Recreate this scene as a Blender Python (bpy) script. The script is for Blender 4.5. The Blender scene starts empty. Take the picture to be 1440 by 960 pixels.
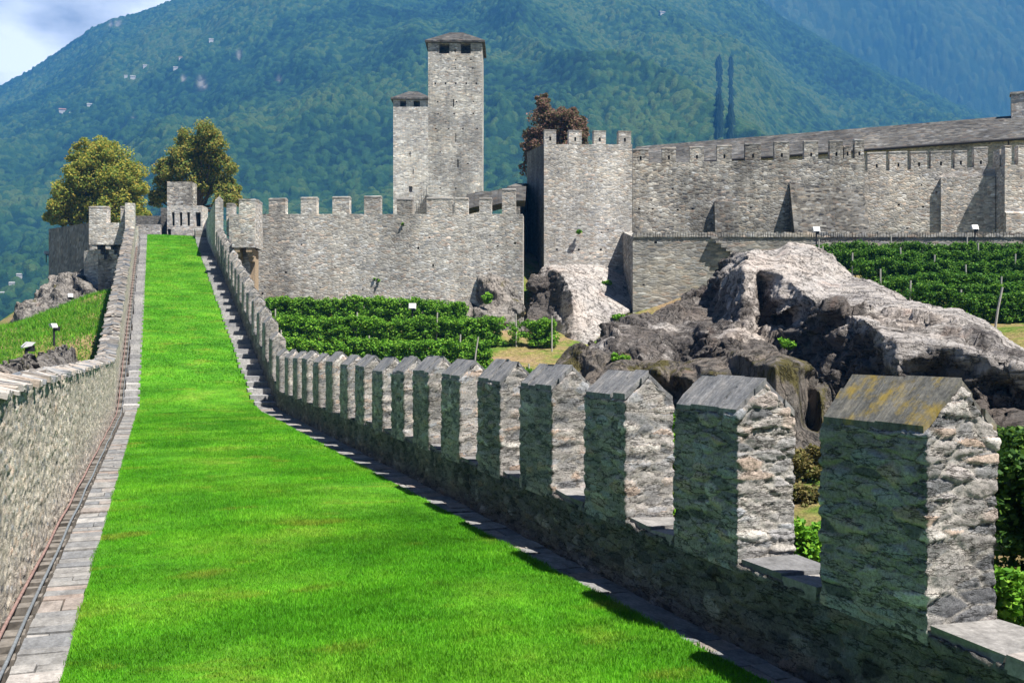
import bpy, bmesh, math, random
import numpy as np
from mathutils import Vector, Matrix

# ------------------------------------------------------------------ camera, light, exposure
SC = bpy.context.scene
COL = SC.collection
F_PX = 1400.0                                   # focal length in photo pixels (1440 wide, 36 mm)
cam_d = bpy.data.cameras.new("camera"); cam = bpy.data.objects.new("camera", cam_d); COL.objects.link(cam)
cam_d.sensor_width = 36.0; cam_d.lens = 36.0 * F_PX / 1440.0
cam_d.clip_start = 0.1; cam_d.clip_end = 30000
cam.location = (0, 0, 0); cam.rotation_euler = (math.radians(90), 0, 0)
SC.camera = cam

SUN_EL, SUN_AZ = 61.0, 54.0                     # azimuth: to the right of straight behind the camera
ca, sa, ce, se = (math.cos(math.radians(SUN_AZ)), math.sin(math.radians(SUN_AZ)),
                  math.cos(math.radians(SUN_EL)), math.sin(math.radians(SUN_EL)))
to_sun = Vector((sa * ce, -ca * ce, se))
sun_d = bpy.data.lights.new("sun", 'SUN'); sun_d.energy = 5.0; sun_d.angle = math.radians(0.5)
sun_d.color = (1.0, 0.955, 0.88)
sun = bpy.data.objects.new("sun", sun_d); COL.objects.link(sun)
sun.rotation_euler = to_sun.to_track_quat('Z', 'Y').to_euler(); sun.location = (20, -30, 40)

W = bpy.data.worlds.new("World"); SC.world = W; W.use_nodes = True
nt = W.node_tree; nt.nodes.clear()
wo = nt.nodes.new('ShaderNodeOutputWorld'); bg = nt.nodes.new('ShaderNodeBackground')
sky = nt.nodes.new('ShaderNodeTexSky'); sky.sky_type = 'NISHITA'; sky.sun_disc = False
sky.sun_elevation = math.radians(SUN_EL); sky.sun_rotation = math.radians(180 - SUN_AZ)
sky.altitude = 2000; sky.air_density = 0.45; sky.dust_density = 0.15; sky.ozone_density = 1.5
tc = nt.nodes.new('ShaderNodeTexCoord'); mp = nt.nodes.new('ShaderNodeMapping'); mp.inputs['Scale'].default_value = (1, 1, 2.2)
mp.inputs['Location'].default_value = (0.3, 0.1, 0.45)
cn = nt.nodes.new('ShaderNodeTexNoise'); cn.inputs['Scale'].default_value = 6.5; cn.inputs['Detail'].default_value = 9; cn.inputs['Roughness'].default_value = 0.55
cr = nt.nodes.new('ShaderNodeValToRGB'); cr.color_ramp.elements[0].position = 0.24; cr.color_ramp.elements[1].position = 0.60
mixc = nt.nodes.new('ShaderNodeMixRGB'); mixc.inputs[2].default_value = (17, 17.4, 18, 1)
L = nt.links.new
L(tc.outputs['Generated'], mp.inputs['Vector']); L(mp.outputs['Vector'], cn.inputs['Vector']); 
cd = nt.nodes.new('ShaderNodeVectorMath'); cd.operation = 'DOT_PRODUCT'; cd.inputs[1].default_value = (-0.45, 0.83, 0.32); L(tc.outputs['Generated'], cd.inputs[0])
cm1 = nt.nodes.new('ShaderNodeMapRange'); cm1.inputs['From Min'].default_value = 0.75; cm1.inputs['From Max'].default_value = 1.0; cm1.inputs['To Min'].default_value = -0.62; cm1.inputs['To Max'].default_value = 0.05; L(cd.outputs['Value'], cm1.inputs['Value'])
ca_ = nt.nodes.new('ShaderNodeMath'); ca_.operation = 'ADD'; L(cn.outputs['Fac'], ca_.inputs[0]); L(cm1.outputs[0], ca_.inputs[1]); L(ca_.outputs[0], cr.inputs['Fac'])
L(cr.outputs['Color'], mixc.inputs[0]); L(sky.outputs['Color'], mixc.inputs[1]); L(mixc.outputs['Color'], bg.inputs['Color'])
bg.inputs['Strength'].default_value = 0.05
L(bg.outputs['Background'], wo.inputs['Surface'])

SC.view_settings.view_transform = 'Standard'; SC.view_settings.look = 'None'
SC.view_settings.exposure = 1.06; SC.view_settings.gamma = 1.0; SC.view_settings.use_curve_mapping = False
SC.render.engine = 'CYCLES'
SC.cycles.max_bounces = 6; SC.cycles.diffuse_bounces = 1; SC.cycles.volume_bounces = 1
SC.cycles.transparent_max_bounces = 8; SC.cycles.use_denoising = True
HAZE_DENSITY = 2.5e-4; HAZE_COLOR = (0.085, 0.36, 0.90, 1)

random.seed(7); RNG = np.random.default_rng(11)

# ------------------------------------------------------------------ numpy noise
def _h(ix, iy, iz, seed):
    a = (ix.astype(np.int64) * 374761393 + iy.astype(np.int64) * 668265263 + iz.astype(np.int64) * 2147483647 + seed * 1274126177) & 0xFFFFFFFF
    a = ((a ^ (a >> 13)) * 1274126177) & 0xFFFFFFFF
    a = ((a ^ (a >> 15)) * 2246822519) & 0xFFFFFFFF
    return ((a ^ (a >> 16)) & 0xFFFFFF) / float(0x1000000)
def vnoise(P, seed=0):
    P = np.asarray(P, float); i = np.floor(P); f = P - i; f = f * f * (3 - 2 * f); i = i.astype(np.int64); out = 0
    for dx in (0, 1):
        for dy in (0, 1):
            for dz in (0, 1):
                w = (f[:, 0] if dx else 1 - f[:, 0]) * (f[:, 1] if dy else 1 - f[:, 1]) * (f[:, 2] if dz else 1 - f[:, 2])
                out = out + w * _h(i[:, 0] + dx, i[:, 1] + dy, i[:, 2] + dz, seed)
    return out
def fbm(P, oct=4, seed=0, gain=0.5):
    P = np.asarray(P, float); a, s, n = 1.0, 0, 0
    for o in range(oct):
        s = s + a * (vnoise(P, seed + o * 17) - 0.5); n += a; a *= gain; P = P * 2.03 + 11.3
    return s / n * 2
def P3(x, y, z=None):
    x = np.asarray(x, float); return np.stack([x.ravel(), np.asarray(y, float).ravel(), np.zeros(x.size) if z is None else np.asarray(z, float).ravel()], 1)
def worley(P, seed=0, jit=(1, 1, 1), flat=False):
    P = np.asarray(P, float); i = np.floor(P).astype(np.int64)
    f1 = np.full(len(P), 9.0); f2 = np.full(len(P), 9.0); rid = np.zeros(len(P))
    for dx in (-1, 0, 1):
        for dy in (-1, 0, 1):
            for dz in ((0,) if flat else (-1, 0, 1)):
                cx, cy, cz = i[:, 0] + dx, i[:, 1] + dy, i[:, 2] + dz
                qx = cx + 0.5 + (_h(cx, cy, cz, seed) - 0.5) * jit[0]; qy = cy + 0.5 + (_h(cx, cy, cz, seed + 1) - 0.5) * jit[1]
                d = (P[:, 0] - qx) ** 2 + (P[:, 1] - qy) ** 2
                if not flat: d = d + (P[:, 2] - (cz + 0.5 + (_h(cx, cy, cz, seed + 2) - 0.5) * jit[2])) ** 2
                d = np.sqrt(d); c = d < f1
                f2 = np.where(c, f1, np.minimum(f2, d)); rid = np.where(c, _h(cx, cy, cz, seed + 3), rid); f1 = np.where(c, d, f1)
    return f1, f2, rid
def sstep(a, b, x):
    t = np.clip((x - a) / (b - a), 0, 1); return t * t * (3 - 2 * t)

# ------------------------------------------------------------------ frames of reference
VP_X = 215.0; T_W = (720 - VP_X) / F_PX; TH = math.atan(T_W); CT, ST = math.cos(TH), math.sin(TH)
def PX(px, py, Y): return ((px - 720) / F_PX * Y, Y, (480 - py) / F_PX * Y)      # a point seen at (px, py), Y metres away
def WK(s, r, z): return (-s * ST + r * CT, s * CT + r * ST, z)                   # along / across the wall walk
def WKn(s, r, z): return np.stack([-s * ST + r * CT, s * CT + r * ST, z + 0 * s], -1)
R_IN = 4.2
def s_of_px(px, r=R_IN):
    u = (px - 720) / F_PX; return r * (1 - u * T_W) / (u + T_W)
RAMP0, RAMP1, SLOPE = 36.4, 88.0, 0.2185
def zg(s):                                                                      # walk level
    s = np.asarray(s, float); base = -2.31 - 0.12 * np.clip(s / 37, 0, 1)
    d = s - RAMP0; k = 1.2; soft = np.where(d < -k, 0, np.where(d > k, d, (d + k) ** 2 / (4 * k)))
    return base + SLOPE * np.minimum(soft, RAMP1 - RAMP0)

# ------------------------------------------------------------------ object helpers
WL = {}
def props(o, label=None, cat=None, group=None, kind=None):
    if label: o['label'] = label
    if cat: o['category'] = cat
    if group: o['group'] = group
    if kind: o['kind'] = kind
    return o
def thing(name, label, cat, loc=(0, 0, 0), group=None):
    o = bpy.data.objects.new(name, None); COL.objects.link(o); o.location = loc; o.empty_display_size = 0.3
    WL[o.name] = np.array(loc, float); return props(o, label, cat, group)
def mk(name, V, F, mat, parent=None, smooth=False, attrs=None):
    V = np.asarray(V, float).reshape(-1, 3)
    loc = WL[parent.name] if parent is not None else np.zeros(3)
    Vl = V - loc
    me = bpy.data.meshes.new(name)
    if isinstance(F, np.ndarray):
        n, k = F.shape
        me.vertices.add(len(Vl)); me.vertices.foreach_set('co', Vl.astype(np.float32).ravel())
        me.loops.add(n * k); me.loops.foreach_set('vertex_index', F.astype(np.int32).ravel())
        me.polygons.add(n); me.polygons.foreach_set('loop_start', np.arange(0, n * k, k, dtype=np.int32))
        me.update(calc_edges=True)
    else:
        me.from_pydata(Vl.tolist(), [], F)
    if smooth: me.polygons.foreach_set('use_smooth', np.ones(len(me.polygons), bool))
    for k_, a in (attrs or {}).items():
        at = me.attributes.new(k_, 'FLOAT', 'POINT'); at.data.foreach_set('value', np.asarray(a, np.float32))
    me.materials.append(mat); me.validate(); me.update()
    o = bpy.data.objects.new(name, me); COL.objects.link(o)
    if parent is not None: o.parent = parent
    WL[o.name] = loc
    return o
class MB:
    def __init__(self): self.V, self.F = [], []
    def add(self, V, F):
        n = len(self.V); self.V += [tuple(map(float, v)) for v in V]; self.F += [[i + n for i in f] for f in F]
    def hexa(self, b, t):                                  # four bottom and four top corners
        self.add(list(b) + list(t), [[3, 2, 1, 0], [4, 5, 6, 7], [0, 1, 5, 4], [1, 2, 6, 5], [2, 3, 7, 6], [3, 0, 4, 7]])
    def box(self, c, sx, sy, sz, rz=0, jit=0):             # c = base centre
        cs, sn = math.cos(rz), math.sin(rz); pts = []
        for z in (0, sz):
            for a, b in ((-1, -1), (1, -1), (1, 1), (-1, 1)):
                x, y = a * sx / 2, b * sy / 2
                pts.append((c[0] + x * cs - y * sn + random.uniform(-jit, jit), c[1] + x * sn + y * cs + random.uniform(-jit, jit), c[2] + z + random.uniform(-jit, jit)))
        self.hexa(pts[:4], pts[4:])
    def wbox(self, s0, s1, r0, r1, z0, z1, jit=0.0, z0b=None, z1b=None):   # a box in wall-walk coordinates (z at the far end may differ)
        z0b = z0 if z0b is None else z0b; z1b = z1 if z1b is None else z1b
        j = lambda: random.uniform(-jit, jit)
        b = [WK(s0 + j(), r0 + j(), z0), WK(s0 + j(), r1 + j(), z0), WK(s1 + j(), r1 + j(), z0b), WK(s1 + j(), r0 + j(), z0b)]
        t = [WK(s0 + j(), r0 + j(), z1 + j()), WK(s0 + j(), r1 + j(), z1 + j()), WK(s1 + j(), r1 + j(), z1b + j()), WK(s1 + j(), r0 + j(), z1b + j())]
        self.hexa(b, t)
    def tube(self, pts, rad, n=8):
        pts = [Vector(p) for p in pts]; rad = rad if isinstance(rad, (list, tuple)) else [rad] * len(pts); rings = []
        for i, p in enumerate(pts):
            d = (pts[min(i + 1, len(pts) - 1)] - pts[max(i - 1, 0)]).normalized()
            a = d.orthogonal().normalized(); b = d.cross(a)
            rings.append([p + (a * math.cos(2 * math.pi * k / n) + b * math.sin(2 * math.pi * k / n)) * rad[i] for k in range(n)])
        V = [v for r in rings for v in r]; F = []
        for i in range(len(pts) - 1):
            for k in range(n): F.append([i * n + k, i * n + (k + 1) % n, (i + 1) * n + (k + 1) % n, (i + 1) * n + k])
        F.append(list(range(n))[::-1]); F.append([(len(pts) - 1) * n + k for k in range(n)])
        self.add(V, F)
    def build(self, name, mat, parent=None, smooth=False): return mk(name, self.V, self.F, mat, parent, smooth)
def patch(fn, nu, nv):
    u, v = np.meshgrid(np.linspace(0, 1, nu + 1), np.linspace(0, 1, nv + 1), indexing='ij')
    V = fn(u.ravel(), v.ravel()); idx = np.arange((nu + 1) * (nv + 1)).reshape(nu + 1, nv + 1)
    F = np.stack([idx[:-1, :-1], idx[1:, :-1], idx[1:, 1:], idx[:-1, 1:]], -1).reshape(-1, 4)
    return V, F
def weld(parts):
    Vs, Fs, n = [], [], 0
    for V, F in parts: Vs.append(V); Fs.append(F + n); n += len(V)
    V = np.concatenate(Vs); F = np.concatenate(Fs)
    _, first, inv = np.unique(np.round(V * 2000).astype(np.int64), axis=0, return_index=True, return_inverse=True)
    return V[first], inv.reshape(-1)[F]
def vnormals(V, F):
    a, b, c, d = (V[F[:, k]] for k in range(4)); n = np.cross(c - a, d - b); N = np.zeros_like(V)
    for k in range(4): np.add.at(N, F[:, k], n)
    return N / np.maximum(np.linalg.norm(N, axis=1, keepdims=True), 1e-9)
def grid_faces(nx, ny):
    idx = np.arange(nx * ny).reshape(nx, ny)
    return np.stack([idx[:-1, :-1], idx[1:, :-1], idx[1:, 1:], idx[:-1, 1:]], -1).reshape(-1, 4)
def stonework(V, F, size=(0.27, 0.10), amp=0.03, seed=3):
    """pushes a dense mesh out stone by stone; also returns per-stone tone and joint distance"""
    N = vnormals(V, F)
    wv = np.stack([fbm(V * 2.2, 2, 5), fbm(V * 2.2 + 40, 2, 6), fbm(V * np.array([1.3, 1.3, 3.0]) + 90, 2, 7)], 1)
    Q = V / np.array([size[0], size[0], size[1]]) + wv * np.array([0.35, 0.35, 0.55])
    f1, f2, rid = worley(Q, seed, (0.95, 0.95, 0.75))
    e = f2 - f1
    wear = fbm(V * np.array([2.5, 2.5, 3.5]), 3, 14)
    d = amp * 0.75 * (sstep(0.0, 0.16, e) * (0.65 + 0.6 * wear) - 0.5) + amp * 0.7 * (rid - 0.5) + amp * 0.75 * fbm(V * np.array([7, 7, 22.0]), 4, 9, 0.6) + amp * 0.35 * fbm(V * 38, 3, 19)
    return V + N * d[:, None], rid, e

# ------------------------------------------------------------------ materials
def new_mat(name):
    m = bpy.data.materials.new(name); m.use_nodes = True; n = m.node_tree.nodes; n.clear()
    out = n.new('ShaderNodeOutputMaterial'); b = n.new('ShaderNodeBsdfPrincipled'); m.node_tree.links.new(b.outputs[0], out.inputs['Surface'])
    b.inputs['Roughness'].default_value = 0.9; b.inputs['Specular IOR Level'].default_value = 0.15
    return m, n, m.node_tree.links.new, b, out
def ramp(n, stops, interp='LINEAR'):
    r = n.new('ShaderNodeValToRGB'); r.color_ramp.interpolation = interp; e = r.color_ramp.elements
    while len(e) < len(stops): e.new(0.5)
    for k, (p, c) in enumerate(stops):
        e[k].position = p; e[k].color = (c, c, c, 1) if isinstance(c, (int, float)) else (*c, 1)
    return r
def noise(n, l, vec, scale, detail=4, rough=0.55, stretch=None, rot=0):
    t = n.new('ShaderNodeTexNoise'); t.inputs['Scale'].default_value = scale; t.inputs['Detail'].default_value = detail; t.inputs['Roughness'].default_value = rough
    if stretch:
        if rot:
            vr = n.new('ShaderNodeVectorRotate'); vr.rotation_type = 'Z_AXIS'; vr.inputs['Angle'].default_value = rot; l(vec, vr.inputs['Vector']); vec = vr.outputs[0]
        m = n.new('ShaderNodeMapping'); m.inputs['Scale'].default_value = stretch; l(vec, m.inputs['Vector']); vec = m.outputs[0]
    l(vec, t.inputs['Vector']); return t
def mixrgb(n, l, kind, fac, a, b):
    m = n.new('ShaderNodeMixRGB'); m.blend_type = kind
    for i, v in enumerate((fac, a, b)):
        sock = m.inputs[i]
        if hasattr(v, 'is_linked'): l(v, sock)
        elif i == 0: sock.default_value = v
        elif isinstance(v, (int, float)): sock.default_value = (v, v, v, 1)
        else: sock.default_value = (*v, 1) if len(v) == 3 else v
    return m.outputs[0]
def geo(n): return n.new('ShaderNodeNewGeometry').outputs['Position']
def bump(n, l, b, h, strength=0.5, dist=0.05):
    bp = n.new('ShaderNodeBump'); bp.inputs['Strength'].default_value = strength; bp.inputs['Distance'].default_value = dist
    l(h, bp.inputs['Height']); l(bp.outputs[0], b.inputs['Normal'])

STONE_STOPS = [(0.0, (0.07, 0.07, 0.075)), (0.22, (0.17, 0.165, 0.16)), (0.45, (0.27, 0.26, 0.25)), (0.66, (0.34, 0.325, 0.31)), (0.85, (0.43, 0.42, 0.40)), (1.0, (0.66, 0.65, 0.63))]
def masonry(name, gain=1.0, tint=(1, 1, 1), size=(0.25, 0.095), mortar=(0.33, 0.315, 0.285), stain_shade=0.5, bump_s=0.3, contrast=0.62):
    """rubble masonry for walls some way off: stones, joints, stains, all from world position"""
    m, n, l, b, out = new_mat(name); p = geo(n)
    w = noise(n, l, p, 1.4, 2); wa = n.new('ShaderNodeVectorMath'); wa.operation = 'MULTIPLY_ADD'; wa.inputs[1].default_value = (0.35, 0.35, 0.16); l(w.outputs['Color'], wa.inputs[0]); l(p, wa.inputs[2])
    mp = n.new('ShaderNodeMapping'); mp.inputs['Scale'].default_value = (1 / size[0], 1 / size[0], 1 / size[1]); l(wa.outputs[0], mp.inputs['Vector'])
    v = n.new('ShaderNodeTexVoronoi'); v.inputs['Scale'].default_value = 1; l(mp.outputs[0], v.inputs['Vector'])
    ve = n.new('ShaderNodeTexVoronoi'); ve.feature = 'DISTANCE_TO_EDGE'; ve.inputs['Scale'].default_value = 1; l(mp.outputs[0], ve.inputs['Vector'])
    sp = n.new('ShaderNodeSeparateColor'); l(v.outputs['Color'], sp.inputs[0])
    mid = 0.29
    stops = [(q, tuple(max(0.02, mid + (x - mid) * contrast) for x in c)) for q, c in STONE_STOPS]
    st = ramp(n, stops); l(sp.outputs[0], st.inputs[0])
    hue = ramp(n, [(0, (0.93, 0.98, 1.06)), (0.35, (1, 1, 1)), (0.7, (1.0, 0.99, 0.97)), (0.9, (1.08, 0.97, 0.86)), (1, (1.12, 0.93, 0.84))]); l(sp.outputs[1], hue.inputs[0])
    c = mixrgb(n, l, 'MULTIPLY', 1.0, st.outputs[0], hue.outputs[0])
    em = ramp(n, [(0.02, 1.0), (0.13, 0.0)]); l(ve.outputs['Distance'], em.inputs[0])
    jn = noise(n, l, p, 0.9, 3); jr = ramp(n, [(0.3, 0.25), (0.65, 1.0)]); l(jn.outputs[0], jr.inputs[0])
    jm = n.new('ShaderNodeMath'); jm.operation = 'MULTIPLY'; l(em.outputs[0], jm.inputs[0]); l(jr.outputs[0], jm.inputs[1])
    c = mixrgb(n, l, 'MIX', jm.outputs[0], c, mortar)
    fn = noise(n, l, p, 9, 5, 0.65); fr = ramp(n, [(0.25, 0.68), (0.75, 1.22)]); l(fn.outputs[0], fr.inputs[0])
    c = mixrgb(n, l, 'MULTIPLY', 1.0, c, fr.outputs[0])
    sn = noise(n, l, p, 1.0, 5, 0.6, (0.55, 0.55, 0.10)); s2 = noise(n, l, p, 0.28, 4, 0.6)
    sr = ramp(n, [(0.34, 1 - 0.75 * stain_shade), (0.55, 1.03), (0.7, 1.14)]); l(sn.outputs[0], sr.inputs[0])
    s2r = ramp(n, [(0.35, 1 - 0.5 * stain_shade), (0.6, 1.05)]); l(s2.outputs[0], s2r.inputs[0])
    c = mixrgb(n, l, 'MULTIPLY', 1.0, c, sr.outputs[0]); c = mixrgb(n, l, 'MULTIPLY', 1.0, c, s2r.outputs[0])
    s3 = noise(n, l, p, 0.16, 3, 0.55, (1, 1, 1.6)); s3r = ramp(n, [(0.40, (0.80, 0.80, 0.81)), (0.48, (0.98, 0.98, 0.98)), (0.56, (1.0, 1.0, 1.0)), (0.64, (1.14, 1.12, 1.08))]); l(s3.outputs[0], s3r.inputs[0]); c = mixrgb(n, l, 'MULTIPLY', 1.0, c, s3r.outputs[0])
    c = mixrgb(n, l, 'MULTIPLY', 1.0, c, tuple(gain * t for t in tint))
    l(c, b.inputs['Base Color'])
    hm = n.new('ShaderNodeMath'); hm.operation = 'MULTIPLY_ADD'; hm.inputs[1].default_value = 0.5; l(fn.outputs[0], hm.inputs[0])
    he = ramp(n, [(0.0, 0.0), (0.25, 0.8)]); l(ve.outputs['Distance'], he.inputs[0]); l(he.outputs[0], hm.inputs[2])
    bump(n, l, b, hm.outputs[0], bump_s, 0.06)
    return m
def near_stone(name, gain=1.0, tint=(1, 1, 1), mortar=(0.33, 0.315, 0.29), rough=0.6, joint=0.16, crack=1.0):
    """masonry whose stones are modelled: tone and joints come with the mesh"""
    m, n, l, b, out = new_mat(name); p = geo(n)
    ar = n.new('ShaderNodeAttribute'); ar.attribute_name = 'rid'; ae = n.new('ShaderNodeAttribute'); ae.attribute_name = 'edge'
    st = ramp(n, [(0.0, (0.11, 0.115, 0.125)), (0.15, (0.20, 0.205, 0.215)), (0.4, (0.28, 0.27, 0.26)), (0.6, (0.34, 0.32, 0.305)), (0.72, (0.30, 0.32, 0.35)), (0.82, (0.42, 0.33, 0.27)), (0.9, (0.40, 0.38, 0.36)), (1.0, (0.60, 0.58, 0.55))]); l(ar.outputs['Fac'], st.inputs[0])
    lay = noise(n, l, p, 1.0, 6, 0.65, (5.0, 5.0, 24.0)); lr = ramp(n, [(0.28, 0.72), (0.5, 1.0), (0.72, 1.18)]); l(lay.outputs[0], lr.inputs[0])
    c = mixrgb(n, l, 'MULTIPLY', 1.0, st.outputs[0], lr.outputs[0])
    em = ramp(n, [(0.03, 0.85), (joint, 0.0)]); l(ae.outputs['Fac'], em.inputs[0]); c = mixrgb(n, l, 'MIX', em.outputs[0], c, mortar)
    fn = noise(n, l, p, 45, 8, 0.78); fr = ramp(n, [(0.33, 0.35), (0.45, 0.9), (0.68, 1.45)]); l(fn.outputs[0], fr.inputs[0]); c = mixrgb(n, l, 'MULTIPLY', 1.0, c, fr.outputs[0])
    sn = noise(n, l, p, 1.1, 5, 0.6); sr = ramp(n, [(0.33, 0.72), (0.6, 1.08)]); l(sn.outputs[0], sr.inputs[0]); c = mixrgb(n, l, 'MULTIPLY', 1.0, c, sr.outputs[0])
    ck = noise(n, l, p, 1.0, 5, 0.6, (2.6, 2.6, 11.0)); cr_ = ramp(n, [(0.478, 1.0), (0.492, 0.30), (0.503, 0.30), (0.517, 1.0)]); l(ck.outputs[0], cr_.inputs[0]); c = mixrgb(n, l, 'MULTIPLY', 0.85 * crack, c, cr_.outputs[0])
    ck2 = noise(n, l, p, 1.0, 4, 0.6, (6, 6, 24.0)); cr2 = ramp(n, [(0.44, 1.0), (0.455, 0.4), (0.463, 0.4), (0.478, 1.0)]); l(ck2.outputs[0], cr2.inputs[0]); c = mixrgb(n, l, 'MULTIPLY', 0.6 * crack, c, cr2.outputs[0])
    on = noise(n, l, p, 2.6, 3); orr = ramp(n, [(0.66, 0.0), (0.76, 0.5)]); l(on.outputs[0], orr.inputs[0]); c = mixrgb(n, l, 'MULTIPLY', orr.outputs[0], c, (1.25, 0.85, 0.62))
    c = mixrgb(n, l, 'MULTIPLY', 1.0, c, tuple(gain * t for t in tint)); l(c, b.inputs['Base Color'])
    f2 = noise(n, l, p, 30, 8, 0.8); hm = n.new('ShaderNodeMath'); hm.operation = 'ADD'; l(f2.outputs[0], hm.inputs[0]); l(cr_.outputs[0], hm.inputs[1])
    bump(n, l, b, hm.outputs[0], min(1.0, rough + 0.3), 0.025)
    return m
def slate(name, base=(0.20, 0.20, 0.205), lichen=0.0):
    """slabs with the grain running up the slope, across the wall"""
    m, n, l, b, out = new_mat(name); p = geo(n)
    g = noise(n, l, p, 1.0, 6, 0.7, (2.2, 20.0, 2.2), -TH); gr = ramp(n, [(0.3, 0.62), (0.46, 0.95), (0.58, 1.12), (0.72, 1.5)]); l(g.outputs[0], gr.inputs[0])
    c = mixrgb(n, l, 'MULTIPLY', 1.0, base, gr.outputs[0])
    bl = noise(n, l, p, 5.0, 7, 0.7); br = ramp(n, [(0.32, (0.55, 0.57, 0.60)), (0.5, (1, 1, 1)), (0.66, (1.45, 1.38, 1.28))]); l(bl.outputs[0], br.inputs[0]); c = mixrgb(n, l, 'MULTIPLY', 1.0, c, br.outputs[0])
    f = noise(n, l, p, 40, 5, 0.7); fr = ramp(n, [(0.3, 0.7), (0.7, 1.25)]); l(f.outputs[0], fr.inputs[0]); c = mixrgb(n, l, 'MULTIPLY', 1.0, c, fr.outputs[0])
    ln = noise(n, l, p, 4.2, 6, 0.72); lr = ramp(n, [(0.60 - 0.15 * lichen, 0.0), (0.70 - 0.1 * lichen, 0.25 + 0.6 * lichen)]); l(ln.outputs[0], lr.inputs[0])
    c = mixrgb(n, l, 'MIX', lr.outputs[0], c, (0.36, 0.25, 0.03) if lichen else (0.16, 0.15, 0.10)); l(c, b.inputs['Base Color'])
    bump(n, l, b, g.outputs[0], 0.5, 0.03); b.inputs['Roughness'].default_value = 0.7
    return m
def slab_mat(name, stops, lay=(4, 4, 4)):
    m, n, l, b, out = new_mat(name); p = geo(n)
    ar = n.new('ShaderNodeAttribute'); ar.attribute_name = 'rid'; st = ramp(n, stops); l(ar.outputs['Fac'], st.inputs[0])
    g = noise(n, l, p, 1.0, 6, 0.7, lay, -TH); gr = ramp(n, [(0.3, 0.6), (0.5, 1.0), (0.7, 1.35)]); l(g.outputs[0], gr.inputs[0]); c = mixrgb(n, l, 'MULTIPLY', 1.0, st.outputs[0], gr.outputs[0])
    f = noise(n, l, p, 35, 6, 0.7); fr = ramp(n, [(0.3, 0.7), (0.7, 1.25)]); l(f.outputs[0], fr.inputs[0]); c = mixrgb(n, l, 'MULTIPLY', 1.0, c, fr.outputs[0]); l(c, b.inputs['Base Color'])
    bump(n, l, b, g.outputs[0], 0.4, 0.03); return m
def rock_mat(name, stops, grain=(1.2, 1.2, 1.2), moss=0.0, gain=1.0, rz=0.0, stain_shade=None):
    m, n, l, b, out = new_mat(name); p = geo(n)
    g = noise(n, l, p, 1.0, 9, 0.72, grain, rz); st = ramp(n, stops); l(g.outputs[0], st.inputs[0])
    big = noise(n, l, p, 0.3, 5, 0.6); br = ramp(n, [(0.35, (0.70, 0.70, 0.72)), (0.5, (1, 1, 1)), (0.66, (1.12, 1.05, 1.0))]); l(big.outputs[0], br.inputs[0]); c = mixrgb(n, l, 'MULTIPLY', 1.0, st.outputs[0], br.outputs[0])
    f = noise(n, l, p, 6, 8, 0.75); fr = ramp(n, [(0.3, 0.6), (0.5, 1.0), (0.75, 1.2)]); l(f.outputs[0], fr.inputs[0]); c = mixrgb(n, l, 'MULTIPLY', 1.0, c, fr.outputs[0])
    rn = noise(n, l, p, 0.55, 4, 0.6); rr = ramp(n, [(0.62, 0.0), (0.72, 0.5)]); l(rn.outputs[0], rr.inputs[0]); c = mixrgb(n, l, 'MULTIPLY', rr.outputs[0], c, (1.0, 0.74, 0.64))
    if stain_shade:
        at = n.new('ShaderNodeAttribute'); at.attribute_name = 'stain_shade'; vs = noise(n, l, p, 1.0, 6, 0.7, (1.6, 1.6, 0.35)); ad = n.new('ShaderNodeMath'); ad.operation = 'MULTIPLY_ADD'; ad.inputs[1].default_value = 1.1; l(vs.outputs[0], ad.inputs[0]); l(at.outputs['Fac'], ad.inputs[2])  # on the crags: darker rock, plus shade painted onto cliffs turned from the sun
        su = n.new('ShaderNodeMath'); su.operation = 'MULTIPLY'; su.inputs[1].default_value = 0.85; l(ad.outputs[0], su.inputs[0]); sr = ramp(n, [(0.70, 0.0), (0.90, 0.93)]); l(su.outputs[0], sr.inputs[0]); c = mixrgb(n, l, 'MULTIPLY', sr.outputs[0], c, stain_shade)
    if moss:
        mn = noise(n, l, p, 0.9, 6, 0.7); mr = ramp(n, [(0.62 - 0.2 * moss, 0.0), (0.70 - 0.2 * moss, 0.9)]); l(mn.outputs[0], mr.inputs[0]); c = mixrgb(n, l, 'MIX', mr.outputs[0], c, (0.12, 0.105, 0.03))
    ck = noise(n, l, p, 1.0, 6, 0.62, tuple(q * 0.6 for q in grain), rz); cr_ = ramp(n, [(0.470, 1.0), (0.488, 0.25), (0.500, 0.25), (0.518, 1.0)]); l(ck.outputs[0], cr_.inputs[0]); c = mixrgb(n, l, 'MULTIPLY', 0.75, c, cr_.outputs[0])
    ck2 = noise(n, l, p, 0.8, 5, 0.6); cr2 = ramp(n, [(0.480, 1.0), (0.490, 0.25), (0.496, 0.25), (0.506, 1.0)]); l(ck2.outputs[0], cr2.inputs[0]); c = mixrgb(n, l, 'MULTIPLY', 0.8, c, cr2.outputs[0])
    c = mixrgb(n, l, 'MULTIPLY', 1.0, c, gain * 0.9); l(c, b.inputs['Base Color'])
    cr = noise(n, l, p, 2.4, 9, 0.75); hm = n.new('ShaderNodeMath'); hm.operation = 'ADD'; l(cr.outputs[0], hm.inputs[0]); l(g.outputs[0], hm.inputs[1]); h2 = n.new('ShaderNodeMath'); h2.operation = 'MULTIPLY_ADD'; h2.inputs[1].default_value = 0.35; l(cr_.outputs[0], h2.inputs[0]); l(hm.outputs[0], h2.inputs[2])
    bump(n, l, b, h2.outputs[0], 1.0, 0.25); return m
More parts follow.
